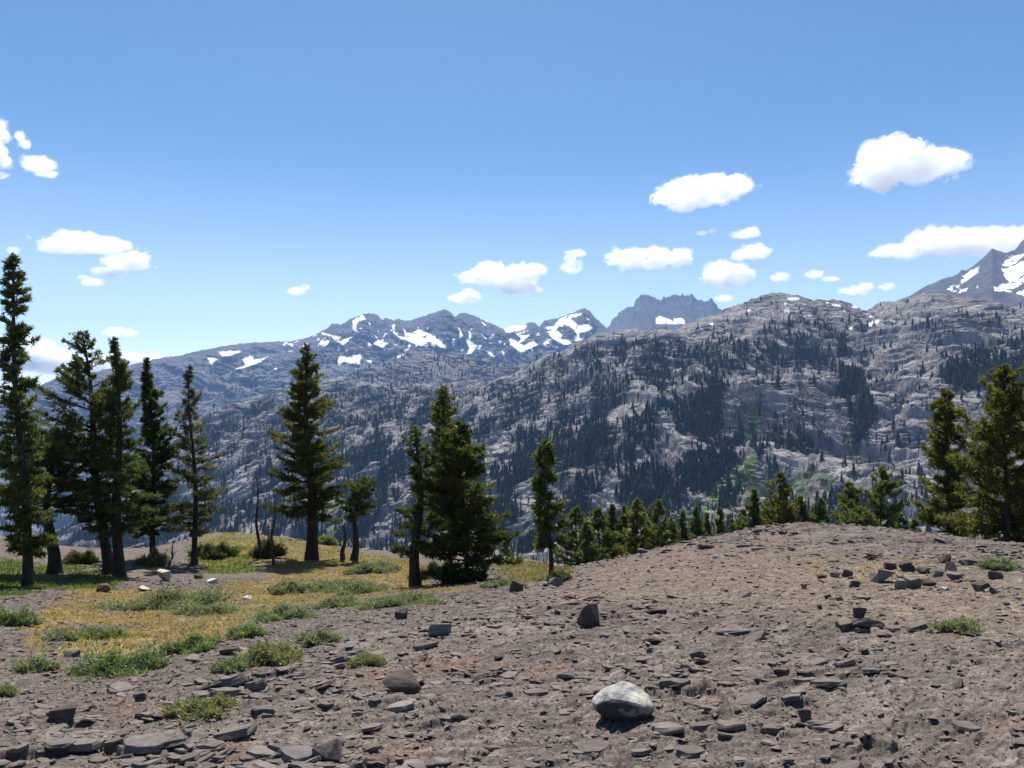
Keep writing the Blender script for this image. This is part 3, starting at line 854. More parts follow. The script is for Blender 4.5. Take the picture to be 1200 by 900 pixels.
m_cloud = vapour('cloud_vapour', 1 / 260, 0.40, 0.64, 0.0012, 0.015)
m_veil = vapour('cloud_veil', 1 / 170, 0.44, 0.72, 0.0, 0.009)
CLOUDS = [
    ('large white cloud with two rounded lobes, highest on the right', [(1045, 190, 38, 25), (1030, 205, 28, 18), (1100, 190, 32, 14), (1070, 200, 35, 15), (1122, 186, 11, 8), (1032, 220, 12, 7)]),
    ('long slanting white cloud above the pinnacle ridge', [(820, 225, 48, 18), (790, 231, 28, 11), (860, 218, 26, 11), (835, 213, 25, 9), (800, 243, 18, 5)]),
    ('long flat white cloud touching the snowy peak at right', [(1095, 283, 30, 15), (1060, 293, 30, 8), (1130, 285, 38, 15), (1170, 283, 34, 16), (1205, 285, 28, 14), (1035, 297, 16, 4)]),
    ('wide puffy cloud directly over the jagged pinnacles', [(740, 303, 27, 14), (765, 303, 30, 13), (798, 304, 15, 13), (720, 305, 11, 7)]),
    ('domed flat based cloud low above the treed granite dome', [(852, 323, 32, 13), (848, 316, 21, 10)]),
    ('middle cloud of the small stack of three over the granite ridge', [(882, 296, 22, 10), (868, 300, 12, 6)]),
    ('topmost thin cloud of the small stack of three', [(872, 274, 20, 6), (880, 271, 9, 5)]),
    ('ragged broad cloud above the central snowy range', [(595, 325, 42, 15), (560, 325, 24, 9), (622, 318, 20, 11), (612, 338, 27, 7), (570, 314, 17, 7)]),
    ('small cloud just under the ragged broad cloud', [(543, 350, 21, 7), (550, 345, 12, 7)]),
    ('small upright cloud with a wispy top right of the ragged cloud', [(670, 313, 13, 10), (675, 297, 13, 5), (668, 303, 9, 6)]),
    ('tiny rounded cloud beside the domed flat based cloud', [(914, 325, 12, 6)]),
    ('tiny flat tailed cloud above the right granite ridge', [(955, 322, 11, 6), (972, 327, 12, 3)]),
    ('small slanting cloud touching the right granite skyline', [(1003, 341, 19, 6), (1015, 336, 9, 5)]),
    ('tiny faint puff next to the foot of the snowy peak', [(1040, 336, 9, 5)]),
    ('long flat cloud above the left trees', [(100, 287, 50, 9), (90, 280, 28, 8), (140, 287, 14, 6), (70, 292, 24, 5)]),
    ('medium cloud just below the long flat left cloud', [(148, 308, 27, 10), (160, 303, 15, 8), (125, 318, 16, 5)]),
    ('small ragged cloud lowest of the left cloud trio', [(107, 331, 13, 5), (98, 326, 8, 4)]),
    ('ragged triangular cloud high on the left', [(45, 193, 18, 9), (55, 204, 13, 4), (30, 188, 7, 5)]),
    ('wispy streak above the ragged triangular left cloud', [(24, 160, 5, 6), (30, 169, 5, 5)]),
    ('cloud cut by the left frame edge, high up', [(-6, 158, 11, 12), (-4, 205, 14, 5), (-8, 180, 8, 16)]),
    ('lone small cloud above the left end of the snowy range', [(348, 341, 13, 5), (358, 337, 6, 4)]),
    ('small cloud over the tips of the tall left conifers', [(140, 390, 20, 5), (135, 388, 10, 5)]),
    ('pale low cloud bank on the horizon behind the left conifers', [(30, 420, 60, 12), (95, 428, 60, 11), (160, 422, 40, 8), (20, 402, 40, 6), (-40, 425, 50, 12)]),
    ('tiny cloud at the tip of the tallest left conifer', [(16, 293, 8, 4)]),
    ('thin wisp left of the small stack of three clouds', [(822, 273, 8, 3), (835, 270, 5, 4)]),
    ('tiny pale puff behind the edge of the granite dome', [(848, 350, 12, 5)]),
]


def cloud_mesh(lobes, r, seed, infl=1.0, amp=0.42):
    rg = np.random.default_rng(seed)
    bm = bmesh.new()
    sc = r / F
    c0 = pt(lobes[0][0], lobes[0][1], r)

    def ball(c, a, b, z, sub):
        res = bmesh.ops.create_icosphere(bm, subdivisions=sub, radius=1)
        for v in res['verts']:
            v.co = (c[0] + v.co.x * a, c[1] + v.co.y * b, c[2] + v.co.z * z)
    for (x, y, rx, ry) in lobes:
        rx, ry = rx * 0.93, ry * 0.87
        c = pt(x, y, r) - c0
        a, b, z = rx * sc * 0.87 * infl, max(ry * 1.1, rx * 0.6) * sc * 0.9 * infl, ry * sc * 0.85 * infl
        ball(c, a, b, z, 3)
        for i in range(int(16 + rx * 0.9)):          # billows on the flanks and the top
            d = rg.normal(0, 1, 3); d /= np.linalg.norm(d)
            if d[2] < -0.45:
                d[2] *= -1
            q = c + d * np.array([a, b, z]) * rg.uniform(0.8, 1.0)
            rr = ry * sc * rg.uniform(0.16, 0.42)
            ball(q, rr * rg.uniform(1, 1.5), rr * 1.2, rr, 2)
        for i in range(int(rx * 0.4)):               # torn scraps at the rim
            d = rg.normal(0, 1, 3); d[2] *= 0.6; d /= np.linalg.norm(d)
            q = c + d * np.array([a, b, z]) * rg.uniform(1.1, 1.3)
            rr = ry * sc * rg.uniform(0.05, 0.13)
            ball(q, rr * 1.8, rr, rr * 0.8, 2)
    me = bpy.data.meshes.new('cloud'); bm.to_mesh(me); bm.free()
    o = bpy.data.objects.new('tmp', me); COL.objects.link(o)
    wmax = (max(l[0] + l[2] for l in lobes) - min(l[0] - l[2] for l in lobes)) * sc
    hm = float(np.mean([l[3] for l in lobes])) * sc
    md = o.modifiers.new('r', 'REMESH'); md.mode = 'VOXEL'; md.voxel_size = max(wmax / 190, 0.55 * sc)
    dg = bpy.context.evaluated_depsgraph_get()
    me2 = bpy.data.meshes.new_from_object(o.evaluated_get(dg))
    bpy.data.objects.remove(o); bpy.data.meshes.remove(me)
    nv = len(me2.vertices)
    co = np.empty(nv * 3); me2.vertices.foreach_get('co', co); co = co.reshape(-1, 3)
    no = np.empty(nv * 3); me2.vertex_normals.foreach_get('vector', no); no = no.reshape(-1, 3)
    q = co / (hm * 0.9)
    b = fbm3(q + seed, 2, seed) * 0.5 + (0.5 - 1.6 * np.abs(fbm3(q * 1.9 + seed * 3, 4, seed + 7, 0.65))) * 0.55
    co = co + no * (b * hm * amp)[:, None]
    me2.vertices.foreach_set('co', co.astype(np.float32).ravel()); me2.update()
    me2.name = 'cloud'
    return me2, c0


for k, (lab, lobes) in enumerate(CLOUDS):
    te = float(ray(lobes[0][0], lobes[0][1])[1])
    r = min(2600 / te, 30000)
    r = max(r, 11500)
    me, c0 = cloud_mesh(lobes, r, 20 + k)
    o = tag(link('cloud', me, m_cloud, loc=c0), lab, 'cloud', 'white fair weather clouds')
    me, c0 = cloud_mesh(lobes, r, 20 + k, 1.16, 0.75)
    link('veil', me, m_veil, o)

# ------------------------------------------------------------------ FOREST on the slopes
def cone_template(seed, tiers, sides):
    rg = np.random.default_rng(seed)
    V, Fc = [], []
    for t in range(tiers):
        z0 = 0.06 + 0.94 * t / tiers * 0.9; z1 = min(1.0, z0 + 0.94 / tiers * 1.55)
        if t == tiers - 1:
            z1 = 1.0
        rad = 0.19 * (1 - z0 * 0.86)
        b = len(V)
        for s in range(sides):
            a = 2 * math.pi * (s + rg.uniform(-.2, .2)) / sides + t
            rr = rad * rg.uniform(0.6, 1.25)
            V.append((rr * math.cos(a), rr * math.sin(a), z0 + rg.uniform(-.03, .03)))
        V.append((rg.uniform(-.01, .01), rg.uniform(-.01, .01), z1))
        for s in range(sides):
            Fc.append((b + s, b + (s + 1) % sides, b + sides))
    return np.array(V), np.array(Fc)


TEMPL = [cone_template(s, 4, 6) for s in range(6)]
TEMPL_S = [cone_template(50 + s, 2, 5) for s in range(4)]


def scatter(X, Y, Z, PXs, PYs, dens, count, rg):
    """pick points on a terrain sheet by a density per visible pixel"""
    dx = np.abs(np.gradient(PXs, axis=1)); dy = np.abs(np.gradient(PYs, axis=0))
    w = (dens * dx * dy); w[:2] = 0
    w = w.ravel(); cs = np.cumsum(w); 
    k = np.searchsorted(cs, rg.random(count) * cs[-1])
    k = np.clip(k, 0, w.size - 1)
    return np.stack([X.ravel()[k], Y.ravel()[k], Z.ravel()[k]], -1) + rg.normal(0, 1.0, (count, 3)) * np.array([1, 1, 0])


rg = np.random.default_rng(3)
NT = 19000
TP = scatter(Xa, Ya, Za, PXa, PYa, dA, NT, rg)
rT = np.hypot(TP[:, 0], TP[:, 1])
hT = 5 + 13 * rg.random(NT) ** 1.3 + 6 * (rg.random(NT) < 0.12)
hT *= np.interp(rT, [800, 1500, 2600], [0.95, 1.0, 0.9])
tpx, tpy = proj(TP)


def tree_cols(nn, rg):
    c = np.array([0.026, 0.037, 0.020]) * (0.5 + 1.1 * rg.random((nn, 1)))
    return c + rg.random((nn, 1)) ** 2 * np.array([0.022, 0.016, 0.0])


vis = (tpx > 5) & (tpx < 1195) & (tpy < 600)
open_ = vis & (tpx > 260)
order = np.argsort(-(hT / rT) * open_)
big = order[:280]
rest = np.setdiff1d(np.arange(NT), big)
# stuff: the rest of the wood
VV, FF, CCc = [], [], []
off = 0


def add_forest(P_, h_, templ, rg):
    global off
    t = rg.integers(0, len(templ), len(P_))
    for k, (tv, tf) in enumerate(templ):
        s = np.nonzero(t == k)[0]
        if not len(s):
            continue
        a = rg.random(len(s)) * 6.28
        wd = h_[s] * rg.uniform(0.6, 1.45, len(s))
        c, sn = np.cos(a), np.sin(a)
        x = (tv[None, :, 0] * c[:, None] - tv[None, :, 1] * sn[:, None]) * wd[:, None] + P_[s, 0][:, None]
        y = (tv[None, :, 0] * sn[:, None] + tv[None, :, 1] * c[:, None]) * wd[:, None] + P_[s, 1][:, None]
        z = tv[None, :, 2] * h_[s][:, None] + P_[s, 2][:, None] - 0.4
        VV.append(np.stack([x, y, z], -1).reshape(-1, 3))
        FF.append((tf[None] + (np.arange(len(s)) * len(tv))[:, None, None] + off).reshape(-1))
        CCc.append(np.repeat(tree_cols(len(s), rg), len(tv), 0))
        off += len(s) * len(tv)


add_forest(TP[rest], hT[rest], TEMPL, rg)
# trees on the dome behind and on the long far range
dB = (0.12 + 1.0 * sst(-0.2, 0.2, fbm(Xb / 150, Yb / 150, 3, 610))) * sst(409, 418, PYb) + 0.12
dB[-20:] = 0
TB = scatter(Xb, Yb, Zb, PXb, PYb, dB, 2600, rg)
add_forest(TB, 10 + 8 * rg.random(len(TB)), TEMPL_S, rg)
bandC = sst(5, 40, PYc - np.interp(PXc, [0, 40, 130, 225, 340, 460, 700], [480, 478, 462, 436, 432, 428, 425]))
dC = (0.08 + bandC) * sst(-0.12, 0.2, fbm(Xc / 240, Yc / 380, 4, 611)) * (PXc < 480)
dC = np.where((PYc < 425), 0, dC) + 0.8 * (PYc > 560) * sst(-0.3, 0.1, fbm(Xc / 300, Yc / 300, 3, 612)) * (PXc < 260)
dC[-40:] = 0
TC = scatter(Xc, Yc, Zc, PXc, PYc, dC, 6000, rg)
add_forest(TC, 11 + 9 * rg.random(len(TC)), TEMPL_S, rg)
me = raw_mesh('forest', np.concatenate(VV), np.concatenate(FF), 3, np.concatenate(CCc))
link('forest', me, M_far, kind='stuff')
# individual conifers: the largest ones on the slope
var_me = []
for k, (tv, tf) in enumerate(TEMPL):
    c = np.repeat(tree_cols(1, np.random.default_rng(80 + k)), len(tv), 0)
    var_me.append(raw_mesh('conifer_tree', tv, tf.ravel(), 3, c)); var_me[-1].materials.append(M_far)
for k in big:
    o = bpy.data.objects.new('conifer_tree', var_me[int(rg.integers(0, 6))])
    COL.objects.link(o)
    o.location = TP[k] - np.array([0, 0, 0.4])
    h = float(hT[k]); wd = h * rg.uniform(0.65, 1.4)
    o.scale = (wd, wd, h); o.rotation_euler = (0, 0, rg.uniform(0, 6.28))
    tag(o, 'small dark conifer among many on the far granite mountainside', 'tree', 'conifers on the granite mountainside')

# ------------------------------------------------------------------ NEAR TREES
def tube(pts, rad, sides=8):
    pts = np.asarray(pts, float); rad = np.asarray(rad, float)
    d = np.gradient(pts, axis=0); d /= np.linalg.norm(d, axis=1)[:, None] + 1e-9
    ref = np.where(np.abs(d[:, 2:3]) > 0.9, np.array([[1., 0, 0]]), np.array([[0., 0, 1]]))
    u = np.cross(d, ref); u /= np.linalg.norm(u, axis=1)[:, None] + 1e-9
    v = np.cross(d, u)
    a = np.arange(sides) * 2 * np.pi / sides
    V = pts[:, None] + rad[:, None, None] * (u[:, None] * np.cos(a)[None, :, None] + v[:, None] * np.sin(a)[None, :, None])
    n_ = len(pts)
    idx = np.arange(n_ * sides).reshape(n_, sides); nx = np.roll(idx, -1, 1)
    q = np.stack([idx[:-1], nx[:-1], nx[1:], idx[1:]], -1).reshape(-1, 4)
    return V.reshape(-1, 3), q


PROF = {
    'tip': lambda s: np.clip((1 - s) ** 0.7, 0.015, 1) * (0.75 + 0.25 * sst(0, 0.15, s)),
    'spire': lambda s: np.clip(0.30 + 0.7 * (1 - s) ** 1.3, 0.05, 1) * (0.7 + 0.3 * sst(0, 0.2, s)) * (1 - 0.75 * sst(0.93, 1.0, s)),
    'cone': lambda s: np.clip((1 - s) ** 0.9, 0.015, 1) * (0.75 + 0.25 * sst(0, 0.15, s)),
    'column': lambda s: np.clip(1 - s ** 2.2, 0.05, 1) ** 0.6 * (0.8 + 0.2 * sst(0, 0.2, s)),
    'round': lambda s: np.clip(np.sin(np.pi * (0.12 + 0.86 * s)) ** 0.55, 0.1, 1),
    'pine': lambda s: np.clip((1 - s) ** 0.55, 0.1, 1) * (0.55 + 0.45 * sst(0, 0.25, s)),
    'dome': lambda s: np.clip(1 - s ** 3.5, 0.05, 1) ** 0.7 * (1 - 0.45 * s) * (0.7 + 0.3 * sst(0, 0.2, s)),
}


def conifer(base, top, R, cs, prof, seed, name, label, cat='tree', group=None, dens=1.0, needle=0.125, droop=-12, upt=40, lift=2.6,
            trunk_r=None, c1=(0.038, 0.055, 0.018), c2=(0.085, 0.100, 0.030), crook=0.02, gap=0.35, side=0.0, maxbr=400, bare=0):
    rg = np.random.default_rng(seed)
    base = np.asarray(base, float); top = np.asarray(top, float)
    H = np.linalg.norm(top - base)
    root = thing(name, label, cat, base, group)
    N_ = 22
    t = np.linspace(0, 1, N_)
    ax = (top - base)[None] * t[:, None]
    ax[:, 0] += H * crook * np.sin(t * 5 + seed) * t * (1 - t) * 3
    ax[:, 1] += H * crook * np.cos(t * 4 + seed) * t * (1 - t) * 2
    tr = trunk_r or H * 0.0125
    rad = tr * (1 - t) ** 0.85 + 0.012 + tr * 0.55 * np.exp(-t * 28)
    V, q = tube(ax, rad, 9)
    V[:9, 2] -= 0.25
    tv, tq = [V], [q]; o_ = len(V)
    ctr, axs, clr, scl = [], [], [], []
    nb = int(min(maxbr, H * (1 - cs) * 26 * dens))
    for i in range(nb):
        s = (i + rg.random()) / nb
        s = s ** 1.05
        tt = cs + (1 - cs) * s * 0.985
        p = np.array([np.interp(tt, t, ax[:, k]) for k in range(3)])
        a = rg.random() * 6.283
        short = 0.45 + 0.55 * rg.random() if rg.random() < 0.55 else 1.0
        irr = 0.62 + 0.38 * np.sin(a * 2 + s * 9 + seed) * np.sin(s * 17 + seed * 1.3 + a)
        L = 1.0 * R * PROF[prof](np.array(s)) * (1 - gap + gap * 2 * rg.random()) * (0.7 + 0.5 * irr)
        if side:
            L *= 1 + side * math.cos(a)
        if prof != 'dome' and math.sin(s * 31 + seed * 2.1) * math.sin(a * 1.5 + s * 7 + seed) > 0.62 and s < 0.93:
            continue
        L = max(L * short, 0.05)
        el = math.radians(droop + (upt - droop) * s + rg.normal(0, 9))
        d = np.array([math.cos(a) * math.cos(el), math.sin(a) * math.cos(el), math.sin(el)])
        u = np.linspace(0, 1, 6)[:, None]
        bp = p + d * L * u + np.array([0, 0, 1]) * (L * 0.16 * u ** 2)
        Vb, qb = tube(bp, (0.012 + 0.014 * L) * (1 - 0.85 * u[:, 0]), 3)
        tv.append(Vb); tq.append(qb + o_); o_ += len(Vb)
        if rg.random() < bare:
            continue
        shade = rg.random()
        ntw = int(6 + L * 17 * dens)
        for w in range(ntw):
            uu = 0.22 + 0.78 * rg.random() ** 0.75
            c = p + d * L * uu + np.array([0, 0, 1]) * (L * 0.16 * uu ** 2)
            sg = 1 if rg.random() < 0.5 else -1
            hd = a + sg * math.radians(rg.uniform(25, 75))
            td = np.array([math.cos(hd), math.sin(hd), rg.normal(0.12, 0.25)])
            lt = (0.10 + 0.30 * L * (1.05 - uu)) * rg.uniform(0.5, 1.1)
            k = max(1, int(lt / (needle * 0.65)))
            st = (np.arange(k) + rg.random()) / k
            ctr.append(c + td * lt * st[:, None]); axs.append(np.repeat(td[None] * 0.7 + d[None] * 0.3, k, 0))
            cc = np.clip(0.55 * shade + 0.45 * rg.random(k), 0, 1)
            clr.append(cc); scl.append(np.full(k, 1.0))
        ctr.append(bp[-2:]); axs.append(np.repeat(d[None], 2, 0)); clr.append(np.full(2, shade)); scl.append(np.ones(2))
    tv = np.concatenate(tv); tq = np.concatenate(tq)
    link('trunk', raw_mesh('trunk', tv, tq.ravel(), 4, smooth=True), M_bark, root)
    C_ = np.concatenate(ctr); A_ = np.concatenate(axs); K_ = np.concatenate(clr)
    nn = 7
    nt_ = len(C_)
    C_ = np.repeat(C_, nn, 0); A_ = np.repeat(A_, nn, 0); K_ = np.repeat(K_, nn)
    dirv = A_ * 0.7 + rg.normal(0, 0.75, (nt_ * nn, 3)) + np.array([0, 0, 0.25])
    dirv /= np.linalg.norm(dirv, axis=1)[:, None] + 1e-9
    sd = np.cross(dirv, rg.normal(0, 1, (nt_ * nn, 3))); sd /= np.linalg.norm(sd, axis=1)[:, None] + 1e-9
    hf_ = np.clip(C_[:, 2:3] / H, 0, 1)
    ln = needle * rg.uniform(0.6, 1.25, (nt_ * nn, 1)) * (1 - 0.5 * sst(0.85, 1, hf_)); wd = needle * 0.14
    C_ = C_ + rg.normal(0, needle * 0.12, C_.shape)
    Vn = np.stack([C_ - sd * wd, C_ + sd * wd, C_ + dirv * ln], 1).reshape(-1, 3)
    cols = (np.array(c1) * (1 - K_[:, None]) + np.array(c2) * K_[:, None]) * 0.5 * lift
    cols = np.repeat(cols, 3, 0)
    me = raw_mesh('crown', Vn, np.arange(len(Vn)), 3, cols)
    link('crown', me, M_leaf, root)
    return root


def at_hit(px, py):
    p, r = hit(px, py)
    return p, r


def plant_tree(bx, by, tx, ty, wpx, **kw):
    p, r = hit(bx, by)
    top = pt(tx, ty, r)
    return conifer(p, top, wpx * r / F, **kw)


G1 = 'conifers on the meadow rim'
plant_tree(33, 688, 15, 296, 28, cs=0.10, prof='spire', seed=1, name='conifer_tree', label='tallest narrow columnar conifer at the left edge', group=G1, dens=1.3, droop=-18, upt=35, gap=0.4, crook=0.012)
plant_tree(64, 672, 60, 520, 46, cs=0.42, prof='round', seed=2, name='conifer_tree', label='short round crowned pine beside the tallest left conifer', group=G1, dens=1.2, droop=0, upt=50, trunk_r=0.17, crook=0.05)
plant_tree(129, 672, 96, 388, 50, cs=0.22, prof='pine', seed=3, name='conifer_tree', label='broad ragged conifer leaning left, first of the left twin pair', group=G1, dens=1.05, droop=-6, upt=38, trunk_r=0.14, gap=0.55, side=-0.35)
plant_tree(141, 676, 133, 394, 42, cs=0.18, prof='cone', seed=4, name='conifer_tree', label='pointed dense conifer, right one of the left twin pair', group=G1, dens=1.25, droop=-14, upt=45, trunk_r=0.14)
plant_tree(180, 658, 173, 418, 36, cs=0.14, prof='cone', seed=5, name='conifer_tree', label='dark slender spire shaped conifer right of the twin pair', group=G1, dens=1.5, droop=-12, upt=45, c1=(0.03, 0.045, 0.018), c2=(0.06, 0.08, 0.028))
plant_tree(228, 662, 222, 427, 38, cs=0.16, prof='cone', seed=6, name='conifer_tree', label='thin feathery greyish conifer with open branches, right of the spire', group=G1, dens=0.8, lift=1.9, droop=-10, upt=40, c1=(0.075, 0.08, 0.05), c2=(0.13, 0.13, 0.075), gap=0.5)
plant_tree(365, 656, 360, 403, 42, cs=0.19, prof='dome', seed=7, name='conifer_tree', label='tall thick trunked pine alone on the meadow with dense rounded top', group=G1, dens=1.25, droop=-8, upt=35, trunk_r=0.21, gap=0.5, c1=(0.04, 0.055, 0.018), c2=(0.11, 0.105, 0.03))
plant_tree(414, 657, 426, 563, 20, cs=0.52, prof='round', seed=8, name='conifer_tree', label='stunted pine with bent bare trunk and small tuft of a crown', group=G1, dens=1.6, trunk_r=0.13, crook=0.06, maxbr=130)
plant_tree(487, 686, 488, 503, 26, cs=0.2, prof='column', seed=11, name='conifer_tree', label='thin crooked conifer left of the bushy conifer', group=G1, dens=1.0, trunk_r=0.12, crook=0.04, gap=0.5)
p, r = hit(528, 668)
conifer(p, pt(520, 453, r), 40 * r / F, cs=0.2, prof='pine', seed=12, name='conifer_tree', label='taller pine with yellowish top behind the bushy conifer', group=G1, dens=1.2, droop=-5, upt=40, c1=(0.05, 0.06, 0.02), c2=(0.125, 0.125, 0.035))
plant_tree(547, 682, 538, 497, 64, cs=0.03, prof='pine', seed=13, name='conifer_tree', label='wide bushy conifer with branches to the ground in the centre', group=G1, dens=1.7, droop=-14, upt=38, c1=(0.042, 0.06, 0.018), c2=(0.10, 0.115, 0.034), lift=1.9, maxbr=480)
plant_tree(646, 676, 638, 518, 15, cs=0.2, prof='column', seed=14, name='conifer_tree', label='lone slim conifer at the edge of the rocky rise', group=G1, dens=1.3, gap=0.45)
# trees behind the rise: lower ground, only the tops show
G2 = 'conifers behind the rocky rise'
BEH = [  # px, top y, half width px, distance, kind, label
    (1107, 455, 25, 24, 'column', 'tall slim pine beside the large right edge pine'),
    (1176, 428, 62, 21, 'pine', 'large bushy pine at the right edge'),
    (1222, 445, 50, 23, 'pine', 'pine half cut off by the right frame edge'),
    (1032, 546, 22, 36, 'cone', 'dark pointed conifer behind the right part of the rise'),
    (994, 564, 20, 37, 'cone', 'broad green conifer just left of the dark pointed one'),
    (962, 583, 14, 40, 'cone', 'small conifer at the top of the rocky rise'),
    (936, 580, 15, 38, 'cone', 'bushy conifer right of the yellowish one on the rise'),
    (915, 553, 18, 36, 'cone', 'yellowish tallest conifer behind the highest point of the rise'),
    (885, 572, 13, 38, 'cone', 'narrow conifer left of the yellowish tallest one'),
    (870, 596, 9, 44, 'cone', 'small conifer among the row left of the rise top'),
    (843, 594, 8, 48, 'cone', 'dark small conifer midway along the row'),
    (829, 600, 7, 50, 'cone', 'smallest slim conifer midway along the row'),
    (815, 592, 8, 48, 'cone', 'slim conifer in the row over the slope of the rise'),
    (800, 597, 8, 48, 'cone', 'short conifer next to a wide one in the row'),
    (773, 585, 14, 42, 'cone', 'wide pale green conifer in the middle of the row'),
    (746, 584, 15, 38, 'cone', 'yellow green conifer, broadest of the row'),
    (732, 592, 10, 40, 'cone', 'narrow dark conifer left of the broadest of the row'),
    (718, 590, 11, 40, 'cone', 'pointed conifer third from the left end of the row'),
    (700, 594, 13, 36, 'cone', 'green conifer second from the left end of the row'),
    (675, 594, 14, 34, 'cone', 'dark conifer at the left end of the row'),
    (1055, 600, 12, 42, 'cone', 'low conifer right of the dark pointed conifer'),
    (857, 607, 6, 52, 'cone', 'tiny conifer beneath the small conifer of the row'),
    (687, 612, 10, 33, 'cone', 'short conifer squeezed between the two leftmost of the row'),
    (760, 612, 9, 44, 'cone', 'low conifer between the broadest and the wide pale green one'),
    (786, 606, 8, 46, 'cone', 'low conifer right of the wide pale green one'),
    (900, 584, 11, 39, 'cone', 'olive conifer leaning on the yellowish tallest one'),
    (926, 592, 10, 36, 'cone', 'low olive conifer right below the yellowish tallest one'),
    (893, 598, 10, 40, 'cone', 'lowest yellow green conifer beside the narrow one'),
    (1072, 608, 9, 40, 'cone', 'small conifer at the foot of the tall slim pine'),
    (1008, 600, 8, 40, 'cone', 'low conifer between the broad green and the dark pointed one'),
    (592, 618, 5, 60, 'cone', 'tiny conifer beyond the meadow left of the slim lone one'),
]
for k, (x, ty, w, r, kind, lab) in enumerate(BEH):
    az, _ = ray(x, 600)
    X_, Y_ = r * math.sin(az), r * math.cos(az)
    b = np.array([X_, Y_, float(gz(X_, Y_)) - 0.1])
    t = pt(x - (k % 3) + 1, ty, r)
    far = r > 30
    yel = lab.startswith(('yellow', 'tall', 'large', 'pine'))
    conifer(b, t, w * r / F * (2.3 if far else 0.95), lift=3.2 if far else 2.2, cs=0.08, prof='tip' if far else kind, seed=100 + k, name='conifer_tree', label=lab, group=G2, dens=1.25 if not far else 1.2, needle=0.14 if not far else 0.15,
            droop=-8, upt=42, c1=(0.048, 0.062, 0.018) if yel else (0.045, 0.06, 0.024), c2=(0.14, 0.128, 0.03) if yel else (0.09, 0.105, 0.036), gap=0.45, maxbr=210 if far else 400)


# dead snags and saplings
def snag(bx, by, tx, ty, rad, label, seed, tufts=False):
    rg = np.random.default_rng(seed)
    p, r = hit(bx, by)
    top = pt(tx, ty, r) - p
    root = thing('dead_tree', label, 'dead tree', p, 'dead slender trees')
    t = np.linspace(0, 1, 12)
    ax = top[None] * t[:, None] + np.stack([0.05 * np.sin(t * 9 + seed), 0.04 * np.cos(t * 7), t * 0], -1)
    V, q = tube(ax, rad * (1 - t * 0.85), 7)
    V[:7, 2] -= 0.2
    link('trunk', raw_mesh('trunk', V, q.ravel(), 4, smooth=True), M_dead, root)
    tv, tq, o_ = [], [], 0
    for i in range(16):
        tt = rg.uniform(0.15, 0.95); a = rg.random() * 6.28; L = rg.uniform(0.12, 0.5) * (1.1 - tt)
        b = np.array([np.interp(tt, t, ax[:, k]) for k in range(3)])
        u = np.linspace(0, 1, 4)[:, None]
        bp = b + np.array([math.cos(a), math.sin(a), rg.uniform(-.3, .5)]) * L * u + np.array([0, 0, .1]) * u ** 2
        Vb, qb = tube(bp, rad * 0.22 * (1 - 0.8 * u[:, 0]), 4)
        tv.append(Vb); tq.append(qb + o_); o_ += len(Vb)
    link('branches', raw_mesh('branches', np.concatenate(tv), np.concatenate(tq).ravel(), 4), M_dead, root)


snag(304, 655, 300, 553, 0.075, 'bare leaning dead trunk left of the lone thick pine', 1)
snag(319, 662, 322, 570, 0.06, 'thin brown dead tree between two meadow pines', 2)
snag(402, 657, 405, 612, 0.11, 'short broken snag against the stunted pine', 3)
snag(198, 668, 205, 632, 0.05, 'thin dead sapling under the left conifers', 4)


# ------------------------------------------------------------------ SHRUBS AND GRASS
def shrub_mesh(w, h, seed, c1, c2, nsp=None, blade=0.05):
    rg = np.random.default_rng(seed)
    ns = nsp or int(400 + 1500 * w * w)
    ns = min(ns, 3200)
    rr = np.sqrt(rg.random(ns)); a = rg.random(ns) * 6.283
    lob = (0.72 + 0.25 * np.sin(a * 3 + seed) + 0.18 * np.sin(a * 5 + seed * 2)) * rg.uniform(0.8, 1.25, ns)
    x = rr * np.cos(a) * w * 0.5 * lob; y = rr * np.sin(a) * w * 0.36 * lob
    hh = h * (0.4 + 0.6 * np.sqrt(np.clip(1 - rr ** 2, 0, 1))) * rg.uniform(0.35, 1.25, ns) * (0.75 + 0.5 * np.sin(x / w * 11 + seed) * np.cos(y / w * 13 + seed * 2))
    C_, D_ = [], []
    nl = 7
    for k in range(nl):
        f = (k + rg.random(ns)) / nl
        C_.append(np.stack([x * (1 + 0.18 * f) + rg.normal(0, 0.012, ns), y * (1 + 0.18 * f) + rg.normal(0, 0.012, ns), hh * f], -1))
        D_.append(np.stack([rg.normal(0, 0.6, ns) + x / w, rg.normal(0, 0.6, ns) + y / w, rg.uniform(0.2, 1.0, ns)], -1))
    C_ = np.concatenate(C_); D_ = np.concatenate(D_)
    D_ /= np.linalg.norm(D_, axis=1)[:, None]
    sd = np.cross(D_, rg.normal(0, 1, D_.shape)); sd /= np.linalg.norm(sd, axis=1)[:, None]
    ln = blade * rg.uniform(0.7, 1.4, (len(C_), 1))
    V = np.stack([C_ - sd * blade * 0.16, C_ + sd * blade * 0.16, C_ + D_ * ln], 1).reshape(-1, 3)
    k = rg.random((ns, 1)); k = np.tile(k, (nl, 1))
    c = (np.array(c1) * (1 - k) + np.array(c2) * k) * 1.0
    return raw_mesh('foliage', V, np.arange(len(V)), 3, np.repeat(c, 3, 0))


def stems_mesh(w, h, seed):
    rg = np.random.default_rng(seed + 5)
    tv, tq, o_ = [], [], 0
    for i in range(9):
        a = rg.random() * 6.28; f = rg.uniform(0.1, 0.4) * w
        u = np.linspace(0, 1, 4)[:, None]
        bp = np.array([[0, 0, -0.03]]) + np.array([math.cos(a) * f, math.sin(a) * f * 0.7, h * 0.7]) * u
        V, q = tube(bp, 0.008 * (1 - 0.7 * u[:, 0]), 4)
        tv.append(V); tq.append(q + o_); o_ += len(V)
    return raw_mesh('stems', np.concatenate(tv), np.concatenate(tq).ravel(), 4)


